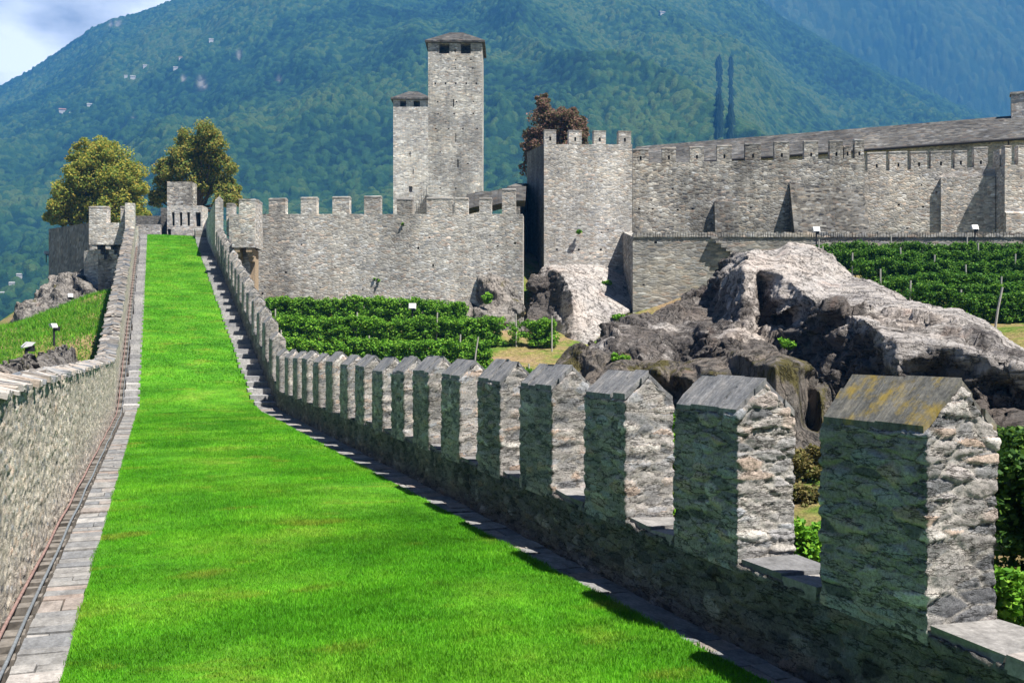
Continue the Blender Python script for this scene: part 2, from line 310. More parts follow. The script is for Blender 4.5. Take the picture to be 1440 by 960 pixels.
def leaf_mat(name, cols, trans=0.35, rough=0.6):
    m, n, l, b, out = new_mat(name); gi = n.new('ShaderNodeNewGeometry')
    k = len(cols); st = ramp(n, [(i / (k - 1), c) for i, c in enumerate(cols)]); l(gi.outputs['Random Per Island'], st.inputs[0])
    ns = noise(n, l, gi.outputs['Position'], 0.6, 3); nr = ramp(n, [(0.3, 0.85), (0.7, 1.15)]); l(ns.outputs[0], nr.inputs[0])
    c = mixrgb(n, l, 'MULTIPLY', 1.0, st.outputs[0], nr.outputs[0]); l(c, b.inputs['Base Color']); b.inputs['Roughness'].default_value = rough
    tr = n.new('ShaderNodeBsdfTranslucent'); l(c, tr.inputs['Color']); mx = n.new('ShaderNodeMixShader'); mx.inputs[0].default_value = trans
    l(b.outputs[0], mx.inputs[1]); l(tr.outputs[0], mx.inputs[2]); l(mx.outputs[0], out.inputs['Surface']); return m
def plain(name, col, rough=0.6, metal=0.0, var=0.15):
    m, n, l, b, out = new_mat(name); ns = noise(n, l, geo(n), 12, 5, 0.65); r = ramp(n, [(0.3, 1 - var), (0.7, 1 + var)]); l(ns.outputs[0], r.inputs[0])
    l(mixrgb(n, l, 'MULTIPLY', 1.0, col, r.outputs[0]), b.inputs['Base Color']); b.inputs['Roughness'].default_value = rough; b.inputs['Metallic'].default_value = metal; return m

M = {}
M['wall_a'] = masonry('pale_rubble', 1.75, (1.0, 0.975, 0.94), stain_shade=0.4)
M['wall_b'] = masonry('light_rubble', 1.8, (1.0, 0.975, 0.945), size=(0.26, 0.1), stain_shade=0.3)
M['wall_c'] = masonry('grey_rubble', 1.35, (1.0, 0.975, 0.93), size=(0.3, 0.125), stain_shade=0.6, contrast=0.85)
M['wall_d'] = masonry('warm_rubble', 1.7, (1.03, 0.985, 0.95), size=(0.3, 0.125), stain_shade=0.3)
M['talus'] = masonry('dark_rubble', 0.5, (1.0, 0.99, 0.96), size=(0.34, 0.15), stain_shade=0.45, contrast=1.0)
M['terrace'] = masonry('terrace_rubble', 1.05, (1.0, 0.98, 0.94), size=(0.5, 0.13), stain_shade=0.4)
M['tower_w'] = masonry('white_tower_stone', 2.0, (1.0, 0.99, 0.975), size=(0.4, 0.18), stain_shade=0.18, contrast=0.6)
M['tower_b'] = masonry('black_tower_stone', 1.7, (1.0, 0.99, 0.97), size=(0.34, 0.13), stain_shade=0.45, contrast=0.65)
M['old'] = masonry('old_dark_rubble', 0.7, (1.0, 0.99, 0.97), stain_shade=0.5)
M['old_far'] = masonry('outer_wall_stone', 0.7, (1.0, 0.99, 0.97), size=(0.9, 0.35), stain_shade=0.12)
M['cap'] = masonry('coping_mortar', 1.2, (1, 0.98, 0.95), size=(0.6, 0.3), stain_shade=0.3, contrast=0.5)
M['merlon'] = near_stone('merlon_stone', 1.3, (1.0, 0.975, 0.955))
M['parapet'] = near_stone('shaded_parapet_stone', 0.6, (1.0, 0.985, 0.97), rough=0.8)  # darker than the merlons: the lower wall's shade is put into its colour
M['left'] = near_stone('boundary_stone', 1.5, (1.02, 0.975, 0.91), (0.40, 0.37, 0.32), joint=0.42, crack=0.45)
M['slate'] = slate('slate_cap'); M['slate_lichen'] = slate('lichen_slate_cap', (0.15, 0.145, 0.13), 0.75)
M['pave'] = slab_mat('flagstone', [(0, (0.15, 0.155, 0.165)), (0.4, (0.21, 0.205, 0.20)), (0.75, (0.26, 0.25, 0.24)), (0.9, (0.24, 0.195, 0.17)), (1, (0.33, 0.32, 0.31))], (9, 4, 8))
M['coping'] = slab_mat('coping_slab', [(0, (0.17, 0.19, 0.22)), (0.3, (0.29, 0.28, 0.27)), (0.6, (0.38, 0.35, 0.32)), (0.8, (0.36, 0.30, 0.25)), (1, (0.46, 0.44, 0.42))], (3, 16, 10))
M['sill'] = slab_mat('sill_slab', [(0, (0.15, 0.15, 0.155)), (0.6, (0.24, 0.23, 0.22)), (1, (0.30, 0.27, 0.25))], (7, 5, 8))
M['step'] = slab_mat('step_stone', [(0, (0.24, 0.24, 0.25)), (1, (0.42, 0.41, 0.40))], (12, 6, 10))
M['rust_pipe'] = plain('rusty_conduit', (0.26, 0.17, 0.15), 0.7, 0.2, 0.4); M['grey_pipe'] = plain('grey_conduit', (0.25, 0.27, 0.29), 0.5, 0.5, 0.3)
M['channel'] = plain('channel_stone', (0.16, 0.145, 0.13), 0.9, 0, 0.4); M['dark_soil'] = plain('channel_silt', (0.05, 0.045, 0.04), 0.95)
M['roof'] = masonry('stone_roof', 0.36, (1, 1, 1.01), size=(0.5, 0.12), stain_shade=0.35, contrast=0.8); M['eave'] = plain('gutter_metal', (0.05, 0.045, 0.045), 0.5, 0.4)
M['dark_roof'] = masonry('old_slate_roof', 0.3, (1, 1, 1.02), size=(0.5, 0.2), stain_shade=0.4)
M['hole'] = plain('hole_dark', (0.02, 0.02, 0.022), 0.95)  # near-black colour for openings
M['brick'] = plain('worn_plaster', (0.38, 0.29, 0.20), 0.95, 0, 0.35)
M['post'] = plain('black_post', (0.03, 0.03, 0.035), 0.5); M['lamp'] = plain('lamp_white', (0.6, 0.6, 0.6), 0.35, 0, 0.04); M['glass'] = plain('lamp_glass', (0.35, 0.38, 0.42), 0.15, 0, 0.05)
M['stake'] = plain('grey_stake', (0.42, 0.40, 0.37), 0.85); M['bark'] = plain('bark', (0.10, 0.08, 0.065), 0.95, 0, 0.4)
M['vine'] = leaf_mat('vine_leaf', [(0.06, 0.17, 0.016), (0.11, 0.29, 0.022), (0.17, 0.39, 0.03), (0.28, 0.48, 0.05)], 0.28)
M['vine_dark'] = leaf_mat('vine_leaf_dark', [(0.03, 0.09, 0.014), (0.05, 0.15, 0.018), (0.10, 0.25, 0.024), (0.18, 0.34, 0.035)], 0.28)
M['maple'] = leaf_mat('tree_leaf_ochre', [(0.15, 0.26, 0.055), (0.28, 0.36, 0.07), (0.45, 0.44, 0.085), (0.64, 0.48, 0.09)], 0.5)
M['maple2'] = leaf_mat('tree_leaf_olive', [(0.13, 0.23, 0.055), (0.24, 0.31, 0.07), (0.38, 0.36, 0.085), (0.55, 0.40, 0.09)], 0.5)
M['copper'] = leaf_mat('copper_leaf', [(0.09, 0.12, 0.05), (0.16, 0.14, 0.075), (0.26, 0.155, 0.115), (0.38, 0.22, 0.18)], 0.45)
M['bush'] = leaf_mat('bush_leaf', [(0.015, 0.045, 0.01), (0.03, 0.08, 0.014), (0.06, 0.14, 0.02), (0.12, 0.22, 0.03)], 0.3)
M['dry'] = leaf_mat('dry_grass_leaf', [(0.10, 0.10, 0.03), (0.18, 0.15, 0.05), (0.25, 0.20, 0.08), (0.10, 0.14, 0.03)], 0.3)
M['house'] = plain('white_render', (0.5, 0.49, 0.47), 0.8); M['tile'] = plain('tile_roof', (0.30, 0.17, 0.13), 0.85); M['greyroof'] = plain('grey_roof', (0.36, 0.35, 0.34), 0.8)
M['rock'] = rock_mat('gneiss', [(0.26, (0.30, 0.275, 0.255)), (0.36, (0.52, 0.475, 0.44)), (0.54, (0.62, 0.575, 0.545)), (0.70, (0.72, 0.68, 0.65))], (3.4, 0.35, 3.2), rz=-0.64, stain_shade=(0.24, 0.23, 0.225))
M['rock2b'] = rock_mat('grey_gneiss', [(0.30, (0.14, 0.13, 0.125)), (0.45, (0.27, 0.25, 0.23)), (0.58, (0.38, 0.35, 0.32)), (0.72, (0.48, 0.44, 0.41))], (2.0, 2.0, 0.7), 0.15)
M['rock2'] = rock_mat('brown_gneiss', [(0.30, (0.07, 0.065, 0.06)), (0.45, (0.17, 0.155, 0.14)), (0.58, (0.27, 0.235, 0.205)), (0.72, (0.36, 0.32, 0.28))], (2.6, 2.6, 0.4), 0.5)

# ------------------------------------------------------------------ terrain
def rbf(points, smooth=0.0):
    A = np.array(points, float); P, z = A[:, :2], A[:, 2]; D = np.linalg.norm(P[:, None] - P[None], axis=2) + np.eye(len(P)) * smooth
    n = len(P); K = np.zeros((n + 3, n + 3)); K[:n, :n] = -D; K[:n, n] = 1; K[:n, n + 1:] = P; K[n, :n] = 1; K[n + 1:, :n] = P.T
    w = np.linalg.solve(K, np.concatenate([z, np.zeros(3)]))
    def f(x, y):
        x = np.asarray(x, float); y = np.asarray(y, float); o = w[n] + w[n + 1] * x + w[n + 2] * y
        for k in range(n): o = o - w[k] * np.hypot(x - P[k, 0], y - P[k, 1])
        return o
    return f
TP = []
def tp(px, py, Y): TP.append(PX(px, py, Y))
for s in (-10, 3, 10, 20, 30, 37): TP.append(WK(s, 1.5, -5.0)); TP.append(WK(s, 4.9, -5.0)); TP.append(WK(s, -2.2, -4.6))
for s in (46, 55, 65, 75, 86): TP.append(WK(s, 1.5, float(zg(s)) - 2.2)); TP.append(WK(s, 5.2, float(zg(s)) - 2.6))
# outside on the right
for p in ((1150, 790, 14), (1300, 760, 12), (1500, 800, 9), (900, 700, 18), (700, 640, 27), (560, 560, 42), (480, 545, 48)): tp(*p)
for px, ys in ((400, (458, 486, 520, 560)), (560, (458, 486, 521, 562)), (720, (460, 487, 521, 562)), (790, (472, 489, 521, 562))):
    for y, Y in zip(ys, (60, 56, 51, 46)): tp(px, y, Y)
for px, k_ in ((1150, 3), (1290, 5), (1450, 6), (1600, 6)):
    for y, Y in list(zip((376, 390, 408, 426, 446, 462), (61, 58, 55, 52, 49, 42)))[:k_]: tp(px, y, Y)
for p in ((745, 470, 60), (760, 470, 64), (780, 490, 60), (830, 490, 60), (740, 460, 68)): tp(*p)
for p in ((1560, 560, 32), (1650, 600, 26), (850, 590, 36), (1000, 640, 30), (1150, 640, 28), (1300, 660, 25), (1450, 665, 24), (800, 570, 41), (1150, 560, 42), (1300, 520, 37)): tp(*p)
for X in (-12, 0, 12, 30, 50): TP.append((X, 72, 6.0)); TP.append((X, 90, 7.5)); TP.append((X, 130, 7.5))
# outside on the left
for p in ((0, 510, 38), (135, 468, 54), (138, 412, 70), (60, 448, 66), (0, 462, 60), (100, 445, 62), (-60, 520, 40), (-120, 500, 60)): tp(*p)
for s_, z_ in ((42, -4.2), (48, -3.2), (56, -1.2), (66, 1.2)): TP.append(WK(s_, -3.0, z_))
tp(128, 522, 43); tp(30, 585, 29.5); tp(80, 580, 31.5); tp(-40, 590, 26.5); tp(100, 560, 34)
TP += [(-9, 14, -2.4), (-14, 24, -1.6), (-14, 10, -3.5), (-30, 20, -5), (-50, 75, -8), (-60, 50, -12), (-45, 100, 4), (-34, 84, 6.5), (-52, 112, 6), (-75, 110, -12), (60, 20, -6), (40, 5, -6), (-30, 0, -8), (0, -20, -6)]
TERR = rbf(TP, 0.0)
def terrain_z(x, y):
    x = np.asarray(x, float); y = np.asarray(y, float); sh = x.shape; x = x.ravel(); y = y.ravel()
    z = TERR(x, y); r = np.hypot(x, y - 40); far = sstep(95, 240, r)
    z = np.clip(z, -16, 9.5); z = z * (1 - far) + far * (-24)
    z = z + (0.22 * fbm(P3(x, y) * 0.35, 4, 21) + 0.06 * fbm(P3(x, y) * 2.0, 3, 22)) * (1 - far)
    return z.reshape(sh)
na, nr_ = 420, 300
ang = np.linspace(math.radians(-100), math.radians(100), na); rad = np.concatenate([np.linspace(1.0, 95, 190), np.geomspace(96, 3300, nr_ - 190)])
AA, RR = np.meshgrid(ang, rad, indexing='ij'); gx, gy = np.sin(AA) * RR, np.cos(AA) * RR
V = np.stack([gx.ravel(), gy.ravel(), terrain_z(gx, gy).ravel()], 1); FT = grid_faces(na, nr_); okv = (np.abs(V[:, 0]) < 1750) & (V[:, 1] > -60) & (V[:, 1] < 3000); FT = FT[okv[FT].all(1)]; us_ = np.unique(FT); mpv = np.full(len(V), -1); mpv[us_] = np.arange(len(us_)); V = V[us_]; FT = mpv[FT]
m, n, l, b, out = new_mat('hill_grass'); p = geo(n)
a1 = noise(n, l, p, 0.35, 6, 0.65); st = ramp(n, [(0.34, (0.06, 0.15, 0.015)), (0.44, (0.13, 0.19, 0.03)), (0.51, (0.23, 0.20, 0.07)), (0.62, (0.30, 0.21, 0.12))]); l(a1.outputs[0], st.inputs[0])
a2 = noise(n, l, p, 5, 6, 0.7); r2 = ramp(n, [(0.3, 0.5), (0.7, 1.4)]); l(a2.outputs[0], r2.inputs[0]); l(mixrgb(n, l, 'MULTIPLY', 1.0, st.outputs[0], r2.outputs[0]), b.inputs['Base Color']); bump(n, l, b, a2.outputs[0], 1.0, 0.15)
props(mk('terrain', V, FT, m, smooth=True), kind='structure')

# ------------------------------------------------------------------ mountains and haze
RIDGE = np.array([(-900, 330), (-500, 250), (-200, 190), (0, 125), (50, 98), (110, 55), (135, 38), (160, 25), (200, 20), (240, 8), (290, -10), (400, -40), (600, -60), (800, -60), (980, -40), (1060, -5), (1100, 30), (1200, 82), (1300, 130), (1400, 172), (1500, 205), (1900, 300)], float)
Y0, Y1 = 420.0, 2200.0
def mount_base(u, Y):
    px = u * F_PX + 720; zr = (480 - np.interp(px, RIDGE[:, 0], RIDGE[:, 1])) / F_PX * Y1
    t = (Y - Y0) / (Y1 - Y0); tt = np.clip(t, 0, 1)
    X = u * Y; g = 0.30 * tt ** 2 + 0.70 * tt
    z = -26 + (zr + 26) * g
    spur = (0.5 - np.abs(fbm(P3((X + 0.25 * Y) / 330, Y / 1100), 4, 31))).reshape(np.shape(X)) * 1.5; fine = fbm(P3(X / 130, Y / 260), 4, 37).reshape(np.shape(X))
    amp = np.clip(tt * (1.02 - tt) * 4, 0, 1)
    z = z + amp * (95 * (spur - 0.25) + 34 * fine) + 7 * fine * np.clip(tt * 6, 0, 1)
    return np.where(t > 1, z - (t - 1) * 900, z)
def canopy(x, y, cell, h, seed):
    f1, f2, rid = worley(P3(x / cell, y / cell), seed, flat=True)
    g1, g2, rid2 = worley(P3(x / cell * 0.55 + 7, y / cell * 0.55 + 3), seed + 50, flat=True)
    h = h * (0.75 + 0.6 * fbm(P3(x / cell * 0.12, y / cell * 0.12), 3, seed + 9)); ht = (0.35 + 1.1 * rid) * h * np.sqrt(np.clip(1 - (f1 / 0.78) ** 2, 0, 1)) + 0.8 * h * rid2 * np.clip(1 - (g1 / 0.75) ** 2, 0, 1)
    return ht, rid
nu, ny = 1400, 760
U, YY = np.meshgrid(np.linspace(-0.66, 0.66, nu), Y0 * (2380 / Y0) ** np.linspace(0, 1, ny) , indexing='ij')
mx, my = (U * YY), YY; mz = mount_base(U, YY)
hc, rid = canopy(mx.ravel(), my.ravel(), 7.0, 6.0, 41)
spc = fbm(P3(mx / 160, my / 160), 3, 77)
MV = np.stack([mx.ravel(), my.ravel(), mz.ravel() + hc], 1)
def forest_mat(name, stops, rock=False):
    m, n, l, b, out = new_mat(name); ar = n.new('ShaderNodeAttribute'); ar.attribute_name = 'rid'; ap = n.new('ShaderNodeAttribute'); ap.attribute_name = 'patch'
    ad = n.new('ShaderNodeMath'); ad.operation = 'MULTIPLY_ADD'; ad.inputs[1].default_value = 0.75; l(ar.outputs['Fac'], ad.inputs[0]); l(ap.outputs['Fac'], ad.inputs[2])
    st = ramp(n, stops); l(ad.outputs[0], st.inputs[0]); p = geo(n); f = noise(n, l, p, 0.45, 4, 0.7); fr = ramp(n, [(0.3, 0.55), (0.7, 1.4)]); l(f.outputs[0], fr.inputs[0])
    c = mixrgb(n, l, 'MULTIPLY', 1.0, st.outputs[0], fr.outputs[0])
    if rock:
        rk = n.new('ShaderNodeAttribute'); rk.attribute_name = 'crag'; c = mixrgb(n, l, 'MIX', rk.outputs['Fac'], c, (0.24, 0.225, 0.21))
    l(c, b.inputs['Base Color']); bump(n, l, b, f.outputs[0], 0.8, 2.0); return m
M['forest'] = forest_mat('forest_canopy', [(0.0, (0.003, 0.015, 0.010)), (0.3, (0.007, 0.029, 0.015)), (0.55, (0.015, 0.050, 0.019)), (0.8, (0.032, 0.078, 0.023)), (1.0, (0.060, 0.098, 0.028))], True)
M['forest_far'] = forest_mat('far_forest_canopy', [(0.0, (0.015, 0.04, 0.014)), (0.5, (0.03, 0.065, 0.02)), (1.0, (0.06, 0.095, 0.03))])
def ray_hill(px, py):
    u = (px - 720) / F_PX; Y = np.linspace(Y0, Y1, 2500); z = mount_base(np.full_like(Y, u), Y); k = np.argmax(z >= (480 - py) / F_PX * Y); return u * Y[k], Y[k], z[k]
crag = np.zeros(mx.size)
for px, py, w, h_ in ((166, 36, 4, 5), (156, 36, 2.5, 4), (283, 120, 5, 7), (288, 124, 3, 4), (258, 113, 3, 3), (336, 80, 3, 5), (392, 116, 3, 3), (187, 170, 2, 3)):
    sx = mx.ravel() / my.ravel() * F_PX + 720; sy = 480 - mz.ravel() / my.ravel() * F_PX
    crag = np.maximum(crag, np.exp(-((sx - px) / w) ** 2 - ((sy - py) / h_) ** 2) * (0.5 + 0.7 * rid))
MV[:, 2] -= np.clip(crag, 0, 1) * hc * 0.7
props(mk('mountain', MV, grid_faces(nu, ny), M['forest'], attrs={'rid': rid, 'patch': 0.2 + 0.55 * spc, 'crag': np.clip(crag, 0, 0.8)}), kind='structure')
# farther, bluer range on the right
R2 = np.array([(700, -20), (1000, -20), (1150, -25), (1300, -28), (1500, -28), (2000, -28)], float)
nu2, ny2 = 520, 300; U2, Y2 = np.meshgrid(np.linspace(0.12, 0.60, nu2), np.linspace(2250, 2900, ny2), indexing='ij'); t = (Y2 - 2250) / 600
z2 = -20 + ((480 - np.interp(U2 * F_PX + 720, R2[:, 0], R2[:, 1])) / F_PX * 2850 + 20) * np.clip(t, 0, 1.0) ** 1.05
x2 = U2 * Y2
spur2 = 1 - np.abs(fbm(P3((x2 + 0.75 * Y2) / 420, (Y2 - 0.2 * x2) / 1500), 4, 53)).reshape(x2.shape) * 2.2
z2 = z2 + 110 * spur2 * np.clip(t * 4, 0, 1) * np.clip((1.0 - t) * 3, 0, 1) + 24 * fbm(P3(x2 / 130, Y2 / 200), 4, 59).reshape(x2.shape) * np.clip((1.05 - t) * 3, 0, 1)
h2, rid2 = canopy(x2.ravel(), Y2.ravel(), 13, 9, 61)
props(mk('far_mountain', np.stack([x2.ravel(), Y2.ravel(), z2.ravel() + h2], 1), grid_faces(nu2, ny2), M['forest_far'], attrs={'rid': rid2, 'patch': 0.22 + 0.3 * fbm(P3(x2 / 260, Y2 / 260), 3, 63)}), kind='structure')
hz = MB(); hz.hexa([(-1800, -70, -40), (1800, -70, -40), (1800, 3050, -40), (-1800, 3050, -40)], [(-1800, -70, 1110), (1800, -70, 1110), (1800, 3050, 1110), (-1800, 3050, 1110)])
hm_ = bpy.data.materials.new('air'); hm_.use_nodes = True; hn = hm_.node_tree.nodes; hn.clear(); ho = hn.new('ShaderNodeOutputMaterial'); hv = hn.new('ShaderNodeVolumePrincipled')
hv.inputs['Density'].default_value = HAZE_DENSITY; hv.inputs['Color'].default_value = HAZE_COLOR; hv.inputs['Anisotropy'].default_value = -0.2
hm_.node_tree.links.new(hv.outputs[0], ho.inputs['Volume'])
props(hz.build('haze', hm_), kind='stuff')

# houses and conifer belts on the mountain
def house(px, py, label, w=11, roof='tile', turn=0.3):
    w *= 0.52
    x, y, z = ray_hill(px, py); h = w * 0.62; z += 4; t = thing('mountain_house', label, 'house', (x, y, z), 'houses scattered on the wooded mountainside')
    mb = MB(); mb.box((x, y, z - 6), w, w * 0.75, h + 6, turn); mb.build('wall', M['house'], t)
    cs, sn = math.cos(turn), math.sin(turn); a, c_, zz = w * 0.56, w * 0.44, z + h
    q = lambda X, Y_, Z: (x + X * cs - Y_ * sn, y + X * sn + Y_ * cs, Z)
    rb = MB(); rb.add([q(-a, -c_, zz), q(a, -c_, zz), q(a, c_, zz), q(-a, c_, zz), q(-a, 0, zz + w * .26), q(a, 0, zz + w * .26)], [[0, 1, 5, 4], [2, 3, 4, 5], [0, 4, 3], [1, 2, 5], [3, 2, 1, 0]]); rb.build('roof', M[roof], t)
for a in ((88, 164, 'white house with a reddish roof, lowest on the mountainside above the left tree', 17, 'tile'), (100, 166, 'small pale outbuilding just right of the red roofed mountain house', 9, 'greyroof'),
          (126, 155, 'white house with pale roof, right of the red roofed house on the mountain', 12, 'greyroof'), (177, 113, 'small white house, left one of the pair halfway up the mountain', 9, 'greyroof'),
          (187, 116, 'long low white house, right one of the pair halfway up the mountain', 14, 'greyroof'), (204, 99, 'white house just above the close pair on the mountainside', 11, 'greyroof'),
          (247, 103, 'bright white house beside the grey crag on the mountain', 12, 'greyroof'), (254, 88, 'pinkish roofed house in a clearing above the bright white one', 10, 'tile'),
          (297, 63, 'highest white house on the left mountainside, alone among trees', 13, 'greyroof'), (931, 26, 'wide white house high up the mountain right of the tall tower', 17, 'greyroof'),
          (1019, 55, 'small white house on the mountain above the two dark conifer strips', 11, 'greyroof')): house(a[0], a[1], a[2], a[3], a[4])
for px, py, lab, w in ((7, 400, 'largest white town house low in the valley at the left', 9), (27, 399, 'small white valley house right of the largest one', 5.5), (17, 412, 'grey roofed valley house below the two white ones', 6), (3, 425, 'pale valley house half hidden by trees near the grass slope', 5)): house(px, py, lab, w, 'greyroof', 0.1)
for px0, lab in ((1011, 'wider dark strip of conifers running up the mountain'), (1027.5, 'narrower dark strip of conifers right of the wider one')):
    mb = MB(); wd = 3.6 if px0 < 1020 else 2.4
    for py in np.arange(206, 88, -1.1):
        for k in range(2):
            x, y, z = ray_hill(px0 + random.uniform(-wd, wd) * 0.8, py); hgt, rr = random.uniform(9, 14), random.uniform(2.4, 3.6)
            ring = [(x + rr * random.uniform(.8, 1.2) * math.cos(q), y + rr * random.uniform(.8, 1.2) * math.sin(q), z + 2) for q in np.linspace(0, 2 * math.pi, 8)[:-1]]
            mb.add(ring + [(x, y, z + hgt)], [[i, (i + 1) % 7, 7] for i in range(7)])
    props(mb.build('conifer_belt', plain('conifer_green', (0.010, 0.027, 0.017), 0.95, 0, 0.4)), lab, 'tree belt', 'dark conifer strips on the mountain', 'stuff')

# ------------------------------------------------------------------ lawn, paving, steps
G_L, G_R = -0.57, 3.74
def lawn_right(s): return np.interp(s, [0, 6, 10, 20, 30, 36, 50, 88], [3.95, 3.9, 3.82, 3.7, 3.6, 3.5, 3.42, 3.36])
def lawn_left(s): return np.interp(s, [0, 8, 25, 37, 88], [-0.60, -0.59, -0.55, -0.5, -0.5])
ns_, nr2 = 620, 26
sv = np.concatenate([np.linspace(2, 40, 380), np.linspace(40.2, 88.2, ns_ - 380)]); S, K = np.meshgrid(sv, np.linspace(0, 1, nr2), indexing='ij')
Rr = lawn_left(S) + (lawn_right(S) - lawn_left(S)) * K
Z = zg(S) + 0.025 + 0.03 * np.sin(math.pi * K) + 0.02 * fbm(P3(S * 0.7, Rr * 0.7), 3, 71).reshape(S.shape)
m, n, l, b, out = new_mat('lawn_turf'); p = geo(n)
def turf_color(n, l, p, gain):
    a = noise(n, l, p, 0.55, 5, 0.6); s1 = ramp(n, [(0.33, (0.070, 0.265, 0.010)), (0.47, (0.105, 0.345, 0.015)), (0.6, (0.155, 0.40, 0.022)), (0.72, (0.25, 0.41, 0.045))]); l(a.outputs[0], s1.inputs[0])
    q = noise(n, l, p, 1.0, 4, 0.6, (0.45, 1.1, 0.3), -TH); s2 = ramp(n, [(0.35, 0.82), (0.6, 1.12)]); l(q.outputs[0], s2.inputs[0]); c = mixrgb(n, l, 'MULTIPLY', 1.0, s1.outputs[0], s2.outputs[0])
    y_ = noise(n, l, p, 0.9, 3, 0.6, (0.8, 1.6, 0.5), -TH); s3 = ramp(n, [(0.58, 0.0), (0.70, 0.6)]); l(y_.outputs[0], s3.inputs[0]); c = mixrgb(n, l, 'MIX', s3.outputs[0], c, (0.27, 0.30, 0.04))
    mt = noise(n, l, p, 5.5, 5, 0.7); m_ = ramp(n, [(0.3, 0.68), (0.5, 1.0), (0.7, 1.22)]); l(mt.outputs[0], m_.inputs[0]); c = mixrgb(n, l, 'MULTIPLY', 1.0, c, m_.outputs[0])
    return mixrgb(n, l, 'MULTIPLY', 1.0, c, gain)
c = turf_color(n, l, p, 0.75); f = noise(n, l, p, 60, 4, 0.7); fr = ramp(n, [(0.3, 0.55), (0.7, 1.3)]); l(f.outputs[0], fr.inputs[0]); l(mixrgb(n, l, 'MULTIPLY', 1.0, c, fr.outputs[0]), b.inputs['Base Color']); bump(n, l, b, f.outputs[0], 0.8, 0.03)
props(mk('lawn', WKn(S.ravel(), Rr.ravel(), Z.ravel()), grid_faces(ns_, nr2), m, smooth=True), kind='structure')
# blades
def blades(s0, s1, dens, h, w, seg):
    n_ = int((s1 - s0) * 4.3 * dens); s = RNG.uniform(s0, s1, n_); k = RNG.uniform(0, 1, n_); r = lawn_left(s) + (lawn_right(s) - lawn_left(s)) * k
    edge = 0.035 * fbm(P3(s * 3, r * 0), 3, 5); r = r + np.where((k < 0.02) | (k > 0.98), edge, 0) + RNG.normal(0, 0.012, n_)
    hh = h * RNG.uniform(0.55, 1.25, n_) * (1 + 0.35 * fbm(P3(s * 1.2, r * 1.2), 3, 9)); th = RNG.uniform(0, 2 * math.pi, n_); lean = RNG.uniform(0.1, 0.75, n_) * hh; ph = RNG.uniform(0, 2 * math.pi, n_)
    z = zg(s) + 0.02 + 0.03 * np.sin(math.pi * k); B = WKn(s, r, z); d = np.stack([np.cos(th), np.sin(th), 0 * th], 1) * (w * RNG.uniform(.7, 1.3, n_))[:, None] / 2
    o = np.stack([np.cos(ph) * lean, np.sin(ph) * lean, hh], 1)
    if seg == 1:
        Vv = np.stack([B - d, B + d, B + o], 1).reshape(-1, 3); return Vv, np.arange(n_ * 3).reshape(-1, 3)
    mid = o * np.array([0.35, 0.35, 0.6]); Vv = np.stack([B - d, B + d, B + mid + d * 0.8, B + mid - d * 0.8, B + o], 1).reshape(-1, 3); i = np.arange(n_)[:, None] * 5
    Fq = np.concatenate([np.stack([i[:, 0], i[:, 0] + 1, i[:, 0] + 2], 1), np.stack([i[:, 0], i[:, 0] + 2, i[:, 0] + 3], 1), np.stack([i[:, 0] + 3, i[:, 0] + 2, i[:, 0] + 4], 1)]); return Vv, Fq
bl = [blades(5.0, 13, 7500, 0.036, 0.0055, 2), blades(13, 22, 3400, 0.038, 0.008, 1), blades(22, 40, 1200, 0.045, 0.014, 1), blades(40, 88, 360, 0.055, 0.03, 1)]
Vs, Fs, n0 = [], [], 0
for v_, f_ in bl: Vs.append(v_); Fs.append(f_ + n0); n0 += len(v_)
m, n, l, b, out = new_mat('grass_blade'); gi = n.new('ShaderNodeNewGeometry'); c = turf_color(n, l, gi.outputs['Position'], 1.1); rr = ramp(n, [(0, (0.6, 0.68, 0.6)), (0.6, (1.05, 1.05, 1.0)), (0.93, (1.25, 1.2, 1.15)), (1, (1.9, 1.5, 2.2))]); l(gi.outputs['Random Per Island'], rr.inputs[0])
c = mixrgb(n, l, 'MULTIPLY', 1.0, c, rr.outputs[0]); l(c, b.inputs['Base Color']); b.inputs['Roughness'].default_value = 0.55
tr = n.new('ShaderNodeBsdfTranslucent'); l(c, tr.inputs['Color']); mxs = n.new('ShaderNodeMixShader'); mxs.inputs[0].default_value = 0.4; l(b.outputs[0], mxs.inputs[1]); l(tr.outputs[0], mxs.inputs[2]); l(mxs.outputs[0], out.inputs['Surface'])
props(mk('grass', np.concatenate(Vs), np.concatenate(Fs), m), 'short mown bright green grass covering the lawn', 'grass', kind='stuff')

def slab_strip(name, s0, s1, rl, rr_, mat, th=0.12, lmin=0.16, lmax=0.5, label=None, split=0.3):
    mb = MB(); rid = []; s = s0
    while s < s1:
        d = random.uniform(lmin, lmax); a, c_ = float(rl(s)), float(rr_(s)); cut = [a, c_] if random.random() > split else [a, a + (c_ - a) * random.uniform(.35, .65), c_]
        for q0, q1 in zip(cut[:-1], cut[1:]):
            zt = float(zg(s)); dz = random.uniform(-.008, .012); mb.wbox(s + 0.006, s + d - 0.006, q0 + 0.005, q1 - 0.005, zt - th, zt + dz, 0.007, float(zg(s + d)) - th, float(zg(s + d)) + dz); rid += [random.random()] * 8
        s += d
    return mk(name, mb.V, mb.F, mat, attrs={'rid': rid})
props(slab_strip('path', 2.0, RAMP0 + 0.4, lambda s: lawn_right(s) - 0.03, lambda s: R_IN + 0.03, M['pave']), kind='structure')
props(slab_strip('path', 4.0, RAMP0 + 0.4, lambda s: -0.97 + 0.002 * s, lambda s: lawn_left(s) + 0.03, M['pave'], lmin=0.1, lmax=0.42, split=0.25), kind='structure')
